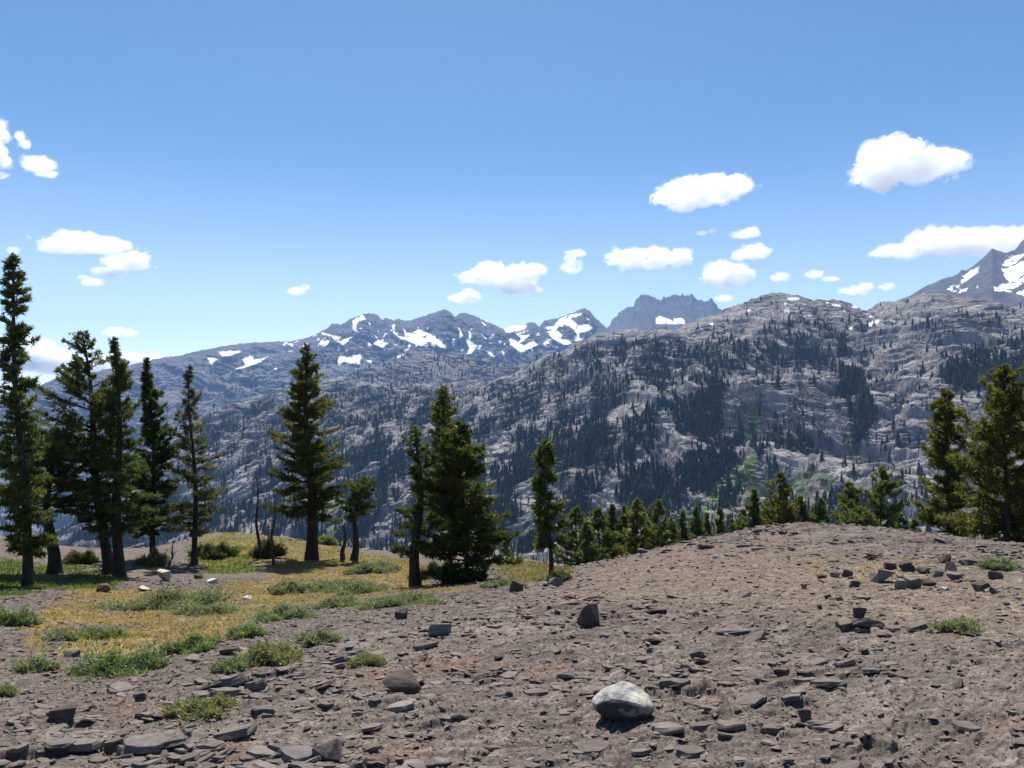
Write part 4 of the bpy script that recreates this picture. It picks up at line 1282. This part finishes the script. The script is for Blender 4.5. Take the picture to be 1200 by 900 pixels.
SAGE = ((0.16, 0.18, 0.115), (0.27, 0.29, 0.19))
GRN = ((0.125, 0.165, 0.075), (0.225, 0.265, 0.125))
DRK = ((0.06, 0.075, 0.03), (0.11, 0.125, 0.05))
YLW = ((0.165, 0.17, 0.085), (0.28, 0.27, 0.14))
SHR = [
    (196, 717, 100, 26, SAGE, 'large wide sage shrub in the middle of the golden grass'),
    (238, 724, 44, 15, SAGE, 'low sage shrub touching the large wide one'),
    (339, 697, 38, 18, SAGE, 'round sage shrub above the golden grass near the soil patch'),
    (400, 695, 70, 15, SAGE, 'long flat sage shrub below the lone thick pine'),
    (336, 727, 60, 19, SAGE, 'wide sage shrub at the right end of the golden grass'),
    (398, 714, 48, 14, SAGE, 'small sage shrub on the gravel edge below the long flat one'),
    (226, 765, 50, 22, GRN, 'green shrub at the lower edge of the golden grass'),
    (140, 792, 76, 36, GRN, 'biggest bright green shrub alone on the gravel slope'),
    (39, 788, 28, 15, SAGE, 'small tufted shrub left of the biggest green shrub'),
    (6, 735, 44, 26, GRN, 'shrub cut by the left frame edge'),
    (290, 749, 36, 20, GRN, 'green shrub between golden grass and the slabs'),
    (318, 778, 68, 30, YLW, 'yellow green bushy shrub above the tilted slabs'),
    (270, 788, 30, 15, SAGE, 'small grey shrub left of the yellow green bushy one'),
    (233, 838, 56, 20, YLW, 'dry yellowish shrub among the foreground slabs'),
    (372, 756, 32, 18, SAGE, 'pale sparse shrub on the gravel right of the bushy one'),
    (112, 750, 40, 13, GRN, 'low green shrub inside the golden grass'),
    (70, 752, 26, 11, SAGE, 'small grey shrub at the left tip of the golden grass'),
    (425, 697, 50, 15, SAGE, 'sage shrub between the long flat one and the crooked conifer'),
    (476, 711, 80, 15, SAGE, 'long sage shrub in front of the crooked conifer'),
    (590, 690, 36, 11, SAGE, 'low sage shrub right of the bushy central conifer'),
    (1126, 741, 34, 15, SAGE, 'lone pale shrub on the bare right plateau'),
    (1172, 669, 26, 14, SAGE, 'pale shrub behind the rock pile at right'),
    (2, 818, 14, 11, YLW, 'tiny yellow tuft at the left edge low down'),
    (430, 780, 30, 9, YLW, 'tiny yellowish plant among the cracked slabs'),
    (440, 672, 52, 13, SAGE, 'grey shrub on the upper meadow left of the crooked conifer'),
    (180, 664, 24, 20, YLW, 'brownish scrub under the dark spire conifer'),
    (250, 655, 34, 20, DRK, 'dark green bush at the foot of the feathery conifer'),
    (312, 655, 28, 28, DRK, 'scrubby bush around the bare dead trunk'),
    (92, 662, 26, 18, DRK, 'grey green bush between the left trunks'),
    (380, 640, 24, 12, GRN, 'small bush behind the lone thick pine'),
    (655, 683, 24, 16, DRK, 'dark little bush at the foot of the slim lone conifer'),
    (505, 680, 36, 24, YLW, 'ruddy brown scrub between the central conifers'),
]
for k, (x, y, w, h, cc, lab) in enumerate(SHR):
    p, r = hit(x, y - 2)
    wm, hm = 1.12 * w * r / F, 0.62 * h * r / F
    root = thing('shrub', lab, 'shrub', p, 'low shrubs on the slope')
    link('foliage', shrub_mesh(wm, hm, 300 + k, cc[0], cc[1], blade=0.02 + 0.003 * r), M_shrub, root)
    link('stems', stems_mesh(wm, hm, 300 + k), M_dead, root)

# grasses: short blades rooted all over the covered ground
i0 = 13
wgt = (cover + dryp * 0.3)[i0:i0 + NR_F, :NC_F]
areaw = (RR[i0:i0 + NR_F, :NC_F] ** 1.2)
wf = (wgt * areaw).ravel(); cs_ = np.cumsum(wf)
NB = 90000
kk = np.searchsorted(cs_, rng.random(NB) * cs_[-1]); kk = np.clip(kk, 0, wf.size - 1)
gx = GX[i0:i0 + NR_F, :NC_F].ravel()[kk] + rng.normal(0, 0.03, NB)
gy = GY[i0:i0 + NR_F, :NC_F].ravel()[kk] + rng.normal(0, 0.03, NB)
gzv = gz(gx, gy)
zone = np.stack([v[i0:i0 + NR_F, :NC_F].ravel()[kk] for v in (np.maximum(gold, dryp), olive, olive2, green)], -1).argmax(-1)
pal = np.array([[0.26, 0.185, 0.062], [0.24, 0.20, 0.06], [0.18, 0.155, 0.05], [0.10, 0.13, 0.03]])
gc = pal[zone] * rng.uniform(0.7, 1.35, (NB, 1))
gc[:, 1] *= rng.uniform(0.85, 1.15, NB)
olv = (fbm(gx * 0.9, gy * 0.7, 3, 58) > 0.12) & (rng.random(NB) < 0.7) & (zone == 0)
gc[olv] = np.array([0.16, 0.16, 0.065]) * rng.uniform(0.7, 1.3, (int(olv.sum()), 1))
rr_ = np.hypot(gx, gy)
gh = rng.uniform(0.02, 0.075, NB) * np.array([0.9, 1.3, 1.2, 1.6])[zone]
th = rng.random(NB) * 6.28
wd = 0.004 + 0.0006 * rr_
b0 = np.stack([gx, gy, gzv - 0.02], -1)
sdv = np.stack([np.cos(th), np.sin(th), th * 0], -1) * wd[:, None]
tipv = b0 + np.stack([rng.normal(0, 0.04, NB), rng.normal(0, 0.04, NB), gh], -1)
V = np.stack([b0 - sdv, b0 + sdv, tipv], 1).reshape(-1, 3)
link('dry_grass', raw_mesh('dry_grass', V, np.arange(len(V)), 3, np.repeat(gc, 3, 0)), M_grass, kind='stuff')

# ------------------------------------------------------------------ ROCKS
def rock_mesh(name, dims, seed, npts=16, col=(0.17, 0.14, 0.13), flat=1.0, bev=0.04, sub=2, namp=0.03, col2=None):
    rg = np.random.default_rng(seed)
    bm = bmesh.new()
    for i in range(npts):
        v = rg.normal(0, 1, 3); v /= np.linalg.norm(v)
        v = np.sign(v) * np.abs(v) ** 0.6
        v = v / np.linalg.norm(v) * rg.uniform(0.85, 1.1)
        bm.verts.new(v)
    bmesh.ops.convex_hull(bm, input=bm.verts)
    for v in [v for v in bm.verts if not v.link_faces]:
        bm.verts.remove(v)
    bmesh.ops.bevel(bm, geom=bm.edges[:] , offset=bev, segments=1, affect='EDGES', profile=0.5)
    bmesh.ops.triangulate(bm, faces=bm.faces[:])
    if sub:
        bmesh.ops.subdivide_edges(bm, edges=bm.edges[:], cuts=sub, use_grid_fill=True)
        bmesh.ops.triangulate(bm, faces=bm.faces[:])
    co = np.array([v.co[:] for v in bm.verts])
    ext = co.max(0) - co.min(0); co = (co - (co.max(0) + co.min(0)) / 2) / ext * np.array(dims)
    m_ = float(np.mean(dims))
    nz = fbm3(co / m_ * 3.5 + seed, 4, seed)
    co = co + co / (np.linalg.norm(co, axis=1)[:, None] + 1e-6) * (nz * namp * m_)[:, None]
    for v, c in zip(bm.verts, co):
        v.co = c
    me = bpy.data.meshes.new(name); bm.to_mesh(me); bm.free()
    k = 0.5 + 0.5 * fbm3(co / m_ * 5 + 7, 3, seed + 3)[:, None]
    cc = np.array(col) * (0.45 + 0.4 * k)
    if col2 is not None:
        mk = sst(-0.05, 0.2, fbm3(co / m_ * 2.2 + 3, 3, seed + 9))[:, None]
        cc = cc * (1 - mk) + np.array(col2) * mk
    a = me.attributes.new('Col', 'FLOAT_COLOR', 'POINT')
    c4 = np.ones((len(co), 4), np.float32); c4[:, :3] = cc
    a.data.foreach_set('color', c4.ravel())
    me.materials.append(M_rock)
    return me


DARK = (0.125, 0.098, 0.09); GREY = (0.25, 0.225, 0.205); BRN = (0.19, 0.15, 0.13); WHT = (0.62, 0.6, 0.56); SLAB = (0.21, 0.178, 0.165)


def plate(seed, th=None):
    """a thin broken slab: an irregular outline with chipped edges and a gently uneven top"""
    rg = np.random.default_rng(seed)
    n_ = int(rg.integers(6, 10))
    a = np.sort(rg.random(n_) * 0.5 + np.arange(n_)) / n_ * 6.283
    rr = rg.uniform(0.7, 1.15, n_)
    x, y = 0.5 * rr * np.cos(a), 0.36 * rr * np.sin(a)
    th = th or rg.uniform(0.07, 0.15)
    lay = [(0.86, -0.5), (1.0, -0.25), (rg.uniform(0.93, 1.0), 0.2), (0.9, 0.5)]
    V = []
    for f, z in lay:
        q = f * rg.uniform(0.94, 1.04, n_)
        V.append(np.stack([x * q, y * q, z * th + rg.normal(0, 0.014, n_) + x * 0.05], -1))
    V.append(np.array([[0, 0, th * 0.5 + 0.015], [0, 0, -th * 0.5]]))
    V = np.concatenate(V); Fc = []
    m_ = len(lay)
    for i in range(n_):
        j = (i + 1) % n_
        for k in range(m_ - 1):
            p0, p1, p2, p3 = k * n_ + i, k * n_ + j, (k + 1) * n_ + j, (k + 1) * n_ + i
            Fc += [(p0, p1, p2), (p0, p2, p3)]
        Fc += [((m_ - 1) * n_ + i, (m_ - 1) * n_ + j, m_ * n_), (j, i, m_ * n_ + 1)]
    return V, np.array(Fc)


def put_rock(x, y, w, h, col, lab, seed, name='rock', cat='rock', group=None, depth=0.8, rot=None, sink=0.22, npts=16, tilt=(0, 0), col2=None, **kw):
    """x, y: centre of the rock's foot in the photo; w, h its size in pixels"""
    p, r = hit(x, y)
    wm, hm = w * r / F, h * r / F / (1 - sink) * 1.0
    if tilt != (0, 0):
        pv_, pf_ = plate(seed, min(0.3, max(0.1, 0.55 * h / w)))
        me = raw_mesh(name, pv_ * np.array([wm, wm, wm]), pf_.ravel(), 3, np.repeat((np.array(col) * 0.6)[None], len(pv_), 0))
        me.materials.append(M_rock)
        hm = wm * 0.12
    else:
        me = rock_mesh(name, (wm, wm * depth, hm), seed, npts, col, col2=col2, **kw)
    o = link(name, me)
    d = p / np.hypot(p[0], p[1]); 
    q = p + np.array([d[0], d[1], 0]) * wm * depth * 0.3
    q[2] = float(gz(q[0], q[1]))
    o.rotation_mode = 'ZYX'
    o.location = (q[0], q[1], min(q[2], p[2] + 0.3) + hm * (0.5 - sink))
    rg = random.Random(seed)
    o.rotation_euler = (tilt[0], tilt[1], rg.uniform(-.35, .35) if rot is None else rot)
    tag(o, lab, cat, group)
    return o


# the pale boulder in the foreground
def boulder():
    p, r = hit(731, 851)
    sc = r / F
    pts = np.array([  # px offset, depth (px), height (px) from the foot: outline and facets read off the photo
        (-38, 2, 25), (-34, 6, 32), (-22, 8, 40), (-12, 12, 44), (0, 16, 46), (12, 16, 44), (24, 14, 38), (33, 10, 30), (36, 4, 21),
        (-34, -6, 24), (-20, -10, 33), (-4, -12, 33), (12, -14, 29), (28, -10, 25), (35, -4, 19),
        (-30, -4, 15), (-14, -8, 14), (6, -8, 10), (24, -4, 7), (37, 8, 12),
        (-20, 8, 6), (-4, 4, 0), (14, 6, -4), (28, 12, 0), (-6, 22, -4), (18, 24, -5), (-28, 22, 20), (-8, 28, 32), (16, 28, 28), (30, 24, 12)], float) * sc
    bm = bmesh.new()
    for v in pts:
        bm.verts.new(v)
    bmesh.ops.convex_hull(bm, input=bm.verts)
    for v in [v for v in bm.verts if not v.link_faces]:
        bm.verts.remove(v)
    bmesh.ops.bevel(bm, geom=bm.edges[:], offset=2.2 * sc, segments=2, affect='EDGES', profile=0.5)
    bmesh.ops.triangulate(bm, faces=bm.faces[:])
    bmesh.ops.subdivide_edges(bm, edges=bm.edges[:], cuts=4, use_grid_fill=True)
    bmesh.ops.triangulate(bm, faces=bm.faces[:])
    co = np.array([v.co[:] for v in bm.verts])
    c = co.mean(0)
    n1 = fbm3(co / (14 * sc) + 3, 5, 5)
    co = co + (co - c) / np.linalg.norm(co - c, axis=1)[:, None] * (n1 * 2.6 * sc)[:, None]
    for v, k in zip(bm.verts, co):
        v.co = k
    me = bpy.data.meshes.new('boulder'); bm.to_mesh(me); bm.free()
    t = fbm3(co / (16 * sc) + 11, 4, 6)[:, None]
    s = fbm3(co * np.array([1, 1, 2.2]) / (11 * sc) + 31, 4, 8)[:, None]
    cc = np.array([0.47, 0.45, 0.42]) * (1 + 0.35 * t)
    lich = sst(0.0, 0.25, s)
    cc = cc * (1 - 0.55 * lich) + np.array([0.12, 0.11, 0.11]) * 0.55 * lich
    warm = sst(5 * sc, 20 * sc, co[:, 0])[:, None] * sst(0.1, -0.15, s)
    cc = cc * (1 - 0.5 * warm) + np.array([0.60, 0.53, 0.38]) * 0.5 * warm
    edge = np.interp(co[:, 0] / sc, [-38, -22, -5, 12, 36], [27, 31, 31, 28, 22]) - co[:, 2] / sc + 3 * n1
    front_shade = (sst(-2, 2, edge) * (co[:, 1] / sc < 12))[:, None]                 # shade of the lower front painted into the colour, below its break
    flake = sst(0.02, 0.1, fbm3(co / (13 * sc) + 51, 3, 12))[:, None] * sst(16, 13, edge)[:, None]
    cc = cc * (1 - front_shade) + (np.array([0.075, 0.07, 0.07]) * (1 - flake) + np.array([0.30, 0.29, 0.28]) * flake) * (1 + 0.4 * t) * front_shade
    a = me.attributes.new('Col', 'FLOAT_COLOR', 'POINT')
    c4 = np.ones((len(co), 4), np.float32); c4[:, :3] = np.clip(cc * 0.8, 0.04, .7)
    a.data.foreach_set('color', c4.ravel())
    for pl in me.polygons:
        pl.use_smooth = False
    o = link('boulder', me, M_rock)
    d = p / np.hypot(p[0], p[1])
    q = p + np.array([d[0], d[1], 0]) * 12 * sc
    o.location = (q[0], q[1], p[2] - 4.5 * sc)
    tag(o, 'pale speckled boulder lying alone on the foreground bedrock', 'boulder')


boulder()
GR = 'dark rocks scattered on the ground'
ROCKS = [
    (690, 735, 27, 25, DARK, 'blocky dark rock upright on the gravel above the pale boulder', {}),
    (470, 726, 15, 13, DARK, 'small black cube like rock below the sage shrubs', {}),
    (515, 746, 26, 12, GREY, 'flat topped grey rock on the gravel right of the black cube', {}),
    (605, 694, 18, 14, DARK, 'dark angular rock at the upper gravel edge', {}),
    (652, 688, 17, 12, GREY, 'grey rock at the foot of the slim lone conifer', {}),
    (473, 813, 46, 21, (0.115, 0.085, 0.075), 'chunky reddish brown rock among the cracked slabs', {}),
    (270, 806, 46, 20, SLAB, 'long tilted slab with a shaded front below the bushy shrub', {'tilt': (-0.25, -0.18)}),
    (262, 818, 42, 16, SLAB, 'lower tilted slab under the long tilted one', {'tilt': (-0.2, 0.1)}),
    (300, 808, 34, 18, SLAB, 'broken slab right of the long tilted one', {'tilt': (-0.25, -0.2)}),
    (76, 842, 26, 13, DARK, 'dark wedge of rock alone on the lower left gravel', {}),
    (163, 822, 12, 9, DARK, 'small dark pointed stone between shrubs and slabs', {}),
    (268, 768, 16, 7, DARK, 'dark flat stone next to the small grey shrub', {}),
    (395, 776, 36, 11, SLAB, 'long thin slab tip pointing up right', {'tilt': (-0.2, -0.25)}),
    (350, 893, 60, 30, (0.2, 0.17, 0.165), 'large fractured block at the bottom edge', {'tilt': (-0.1, 0.05)}),
    (385, 896, 34, 24, BRN, 'reddish block wedged beside the large fractured block', {}),
    (155, 896, 42, 16, SLAB, 'flat slab with a black crack at the lower left edge', {'tilt': (-0.2, 0.05)}),
    (275, 866, 50, 16, SLAB, 'undercut slab above the bottom edge blocks', {'tilt': (-0.22, -0.12)}),
    (470, 834, 42, 11, (0.27, 0.24, 0.215), 'pale thin slab lying below the reddish brown rock', {'tilt': (-0.12, -0.06)}),
    (820, 857, 30, 13, BRN, 'left block of the long broken ledge', {'tilt': (-0.15, 0)}),
    (858, 858, 40, 13, (0.23, 0.17, 0.145), 'middle block of the long broken ledge', {'tilt': (-0.15, 0.03)}),
    (905, 861, 34, 11, BRN, 'right block of the long broken ledge', {'tilt': (-0.15, 0.05)}),
    (943, 846, 15, 13, DARK, 'round dark stone behind the long broken ledge', {}),
    (1124, 806, 10, 8, DARK, 'dark pebble sized stone far right of the ledge', {}),
    (750, 888, 30, 9, SLAB, 'small slab with shaded front below the pale boulder', {'tilt': (-0.2, 0)}),
    (945, 800, 46, 9, (0.23, 0.185, 0.16), 'long low slab at the right middle', {'tilt': (-0.15, 0.04)}),
    (1020, 791, 28, 8, SLAB, 'slab with a black hollow under it at right', {'tilt': (-0.28, 0.05)}),
    (858, 741, 44, 7, SLAB, 'long flat slab with a dark lower edge on the plateau', {'tilt': (-0.2, 0.03)}),
    (817, 772, 16, 9, DARK, 'dark hollowed stone left on the plateau bedrock', {}),
    (498, 762, 40, 10, SLAB, 'dark edged slab right of the chunky rock', {'tilt': (-0.25, -0.12)}),
    (1006, 727, 17, 14, DARK, 'dark triangular rock alone on the path', {}),
    (992, 737, 24, 9, (0.22, 0.18, 0.13), 'tan half buried stone touching the dark triangular rock', {}),
]
for k, (x, y, w, h, c, lab, kw) in enumerate(ROCKS):
    put_rock(x, y, w, h, c, lab, 500 + k, group=GR, npts=12, bev=0.03, **kw)
GP = 'rocks of the pile on the right plateau'
PILE = [
    (1032, 683, 28, 17, (0.34, 0.30, 0.27), 'largest pale topped rock of the pile', {}),
    (1055, 691, 13, 13, (0.34, 0.31, 0.285), 'light grey upright rock in front of the pile', {}),
    (1071, 690, 19, 14, (0.27, 0.24, 0.20), 'wedge with a pale left edge in front of the pile', {}),
    (1088, 687, 14, 9, DARK, 'dark low rock right of the pale edged wedge', {}),
    (1064, 669, 20, 11, DARK, 'dark slab at the top of the pile', {}),
    (1043, 668, 14, 9, DARK, 'small dark rock left of the top slab', {}),
    (1115, 670, 15, 11, DARK, 'reddish dark rock on the right of the pile', {}),
    (1118, 681, 19, 10, GREY, 'grey flattish rock in the dry grass', {}),
    (1166, 679, 15, 9, DARK, 'dark pointed rock below the pale plateau shrub', {}),
    (1149, 693, 19, 11, DARK, 'dark blunt rock at the right front of the pile', {}),
    (1165, 696, 10, 8, BRN, 'small brown rock next to the blunt dark one', {}),
    (1108, 660, 14, 9, DARK, 'dark lumpy rock behind the pile', {}),
    (1138, 662, 26, 9, BRN, 'long brown rock at the far back of the pile', {}),
    (993, 676, 13, 9, DARK, 'square dark rock left of the pile', {}),
    (1001, 689, 15, 9, DARK, 'dark flat rock below the square one', {}),
    (963, 678, 13, 5, DARK, 'thin dark stone farthest left of the pile', {}),
    (979, 677, 14, 7, BRN, 'brown stone between thin and square ones', {}),
    (970, 702, 10, 6, DARK, 'small cracked dark stone left on the path', {}),
    (984, 704, 11, 5, GREY, 'small flat grey stone on the path', {}),
    (961, 714, 7, 6, DARK, 'lonely small black stone on the path', {}),
    (1021, 656, 14, 8, (0.2, 0.11, 0.08), 'rusty rock behind the largest pale one', {}),
    (1082, 672, 16, 8, BRN, 'brown rock in the middle of the pile', {}),
    (1098, 676, 14, 8, GREY, 'grey rock in the middle of the pile', {}),
    (942, 690, 8, 7, (0.33, 0.29, 0.24), 'small tan pebble left on the path', {}),
    (1109, 692, 9, 4, WHT, 'small white chip in front of the pile', {}),
]
for k, (x, y, w, h, c, lab, kw) in enumerate(PILE):
    put_rock(x, y, w * 0.88, h * 0.85, tuple(0.85 * v for v in c), lab, 600 + k, group=GP, npts=13, bev=0.03, sink=0.15, **kw)
WH = [
    (190, 681, 15, 12, (0.55, 0.48, 0.38), 'pale yellowish rotten stump like stone under the left conifers'),
    (248, 684, 13, 5, WHT, 'white stone right of the yellowish one'),
    (168, 693, 11, 5, WHT, 'white stone left of the yellowish one'),
    (122, 694, 14, 8, BRN, 'dark brown stone at the edge of the golden grass'),
    (233, 678, 10, 6, DARK, 'dark stone behind the white stone'),
    (290, 703, 9, 4, WHT, 'small white stone in the golden grass'),
    (83, 770, 16, 7, BRN, 'brown stone at the lower left tip of the grass'),
    (400, 692, 9, 4, DARK, 'small dark stone near the long flat sage shrub'),
    (475, 654, 14, 5, WHT, 'grey white driftwood like stone on the upper meadow'),
    (685, 661, 13, 6, GREY, 'grey rock at the left end of the rise'),
]
for k, (x, y, w, h, c, lab) in enumerate(WH):
    put_rock(x, y, w, h, c, lab, 650 + k, group='stones around the meadow', npts=12, bev=0.03, sink=0.15)

# loose rubble: some hundred single stones, the small gravel as one mass
PT = [plate(900 + k) for k in range(14)]
rub = []
for k, (pv_, pf_) in enumerate(PT):
    c = np.array([0.118, 0.099, 0.088]) * (0.8 + 0.04 * k)
    rub.append(raw_mesh('stone', pv_, pf_.ravel(), 3, np.repeat(c[None], len(pv_), 0)))
    rub[-1].materials.append(M_rock)
sel = rocky[13:13 + NR_F, :NC_F] * (0.15 + outcrop[13:13 + NR_F, :NC_F]) * (RR[13:13 + NR_F, :NC_F] < 16)
sel = np.maximum(sel, 2.2 * crest[13:13 + NR_F, :NC_F] * (RR[13:13 + NR_F, :NC_F] < 17.5)) * RR[13:13 + NR_F, :NC_F] ** 0.6
sel = np.maximum(sel, 0.9 * pinkrock[13:13 + NR_F, :NC_F] * (RR[13:13 + NR_F, :NC_F] < 42) * RR[13:13 + NR_F, :NC_F] ** 0.6)
sel = sel * (PX[13:13 + NR_F, :NC_F] > -160) * (PX[13:13 + NR_F, :NC_F] < 1420) * (PY[13:13 + NR_F, :NC_F] < 930)
zx, zy = PX[13:13 + NR_F, :NC_F], PY[13:13 + NR_F, :NC_F]
sel = sel * (1 + 2.5 * sst(120, 220, zx) * sst(600, 480, zx) * sst(740, 770, zy))
csl = np.cumsum(sel.ravel())
rg = np.random.default_rng(12)
NP = 3600
kk = np.clip(np.searchsorted(csl, rg.random(NP) * csl[-1]), 0, sel.size - 1)
sx_ = GX[13:13 + NR_F, :NC_F].ravel()[kk]; sy_ = GY[13:13 + NR_F, :NC_F].ravel()[kk]; sz_ = GZ[13:13 + NR_F, :NC_F].ravel()[kk]
rr2 = np.hypot(sx_, sy_)
size = (0.045 + 0.08 * rg.random(NP) ** 1.7 + 0.16 * rg.random(NP) ** 10) * (0.75 + 0.05 * rr2)
ordr = np.argsort(-size / rr2)
PVV, PFF, PCC, poff = [], [], [], 0
for n_i, k in enumerate(ordr):
    w = float(size[k]); t = int(rg.integers(0, 14))
    yaw = math.radians(10) + rg.normal(0, 0.6) + math.pi * int(rg.integers(0, 2))
    tx, ty = -abs(rg.normal(0.12, 0.12)), rg.normal(-0.05, 0.13)      # near edge lifted, as the strata dip away
    thk = float(rg.uniform(0.7, 1.5))
    if n_i < 270:
        o = bpy.data.objects.new('stone', rub[t]); COL.objects.link(o)
        o.scale = (w, w * rg.uniform(0.8, 1.2), w * thk)
        o.rotation_euler = (tx, ty, yaw if abs(yaw) < 1.6 else yaw)
        o.rotation_mode = 'ZYX'
        o.location = (sx_[k], sy_[k], sz_[k] + 0.01 * w)
        if rr2[k] > 25:
            tag(o, 'pinkish flat stone on the bare rim behind the left conifers', 'stone', 'stones on the meadow rim')
        elif rr2[k] > 12.5:
            tag(o, 'flat brown stone in the rubble along the rocky crest', 'stone', 'rubble on the crest')
        else:
            tag(o, 'flat loose plate of brown bedrock with a shaded near edge', 'stone', 'loose plates on the bedrock')
    else:
        pv_, pf_ = PT[t]
        q = pv_ * np.array([w, w, w * thk])
        cyaw, syaw = math.cos(yaw), math.sin(yaw)
        x, y = q[:, 0] * cyaw - q[:, 1] * syaw, q[:, 0] * syaw + q[:, 1] * cyaw
        z = q[:, 2] + y * tx * 1.0 + x * ty
        PVV.append(np.stack([x + sx_[k], y + sy_[k], z + sz_[k] + 0.015 * w], -1)); PFF.append(pf_.ravel() + poff); poff += len(pv_)
        PCC.append(np.repeat((np.array([0.118, 0.099, 0.088]) * rg.uniform(0.75, 1.3) + np.array([0.02, 0.006, 0]) * rg.random())[None], len(pv_), 0))
link('rubble', raw_mesh('rubble', np.concatenate(PVV), np.concatenate(PFF), 3, np.concatenate(PCC)), M_rock, kind='stuff')


def hull_template(seed):
    rg = np.random.default_rng(seed)
    bm = bmesh.new()
    for i in range(9):
        v = rg.normal(0, 1, 3); v /= np.linalg.norm(v)
        bm.verts.new(v * np.array([0.5, 0.38, 0.14]))
    bmesh.ops.convex_hull(bm, input=bm.verts)
    for v in [v for v in bm.verts if not v.link_faces]:
        bm.verts.remove(v)
    bmesh.ops.triangulate(bm, faces=bm.faces[:])
    bm.verts.index_update()
    V = np.array([v.co[:] for v in bm.verts]); Fc = np.array([[v.index for v in f.verts] for f in bm.faces])
    bm.free()
    return V, Fc


HT = [hull_template(k) for k in range(8)]
NG = 110000
wg = ((0.5 + 0.5 * gravel - 0.55 * trail) * (1 - 0.85 * cover) * (RR < 24))[i0:i0 + NR_F, :NC_F] * RR[i0:i0 + NR_F, :NC_F] ** 0.5
csg = np.cumsum(wg.ravel())
kk = np.clip(np.searchsorted(csg, rg.random(NG) * csg[-1]), 0, wg.size - 1)
gx = GX[i0:i0 + NR_F, :NC_F].ravel()[kk]; gy = GY[i0:i0 + NR_F, :NC_F].ravel()[kk]
g_z = GZ[i0:i0 + NR_F, :NC_F].ravel()[kk]
sz = (0.006 + 0.014 * rg.random(NG) ** 2 + 0.06 * rg.random(NG) ** 16) * (0.8 + 0.07 * np.hypot(gx, gy))
tt = rg.integers(0, 8, NG)
VV, FF, CC2, off = [], [], [], 0
for k, (tv, tf) in enumerate(HT):
    s = np.nonzero(tt == k)[0]
    a = rg.random(len(s)) * 6.28; c, sn = np.cos(a)[:, None], np.sin(a)[:, None]
    tl = rg.normal(0, 0.18, (len(s), 1)); z_ = tv[None, :, 2] + tv[None, :, 1] * tl
    x = (tv[None, :, 0] * c - tv[None, :, 1] * sn) * sz[s][:, None] + gx[s][:, None]
    y = (tv[None, :, 0] * sn + tv[None, :, 1] * c) * sz[s][:, None] + gy[s][:, None]
    z = z_ * sz[s][:, None] + g_z[s][:, None] + 0.12 * sz[s][:, None]
    VV.append(np.stack([x, y, z], -1).reshape(-1, 3))
    FF.append((tf[None] + (np.arange(len(s)) * len(tv))[:, None, None] + off).reshape(-1))
    cc = np.array([0.118, 0.099, 0.088]) * rg.uniform(0.75, 1.3, (len(s), 1)) + rg.uniform(-0.012, 0.02, (len(s), 1)) * np.array([1, 0.3, 0])
    CC2.append(np.repeat(cc, len(tv), 0)); off += len(s) * len(tv)
link('gravel', raw_mesh('gravel', np.concatenate(VV), np.concatenate(FF), 3, np.concatenate(CC2)), M_rock, kind='stuff')
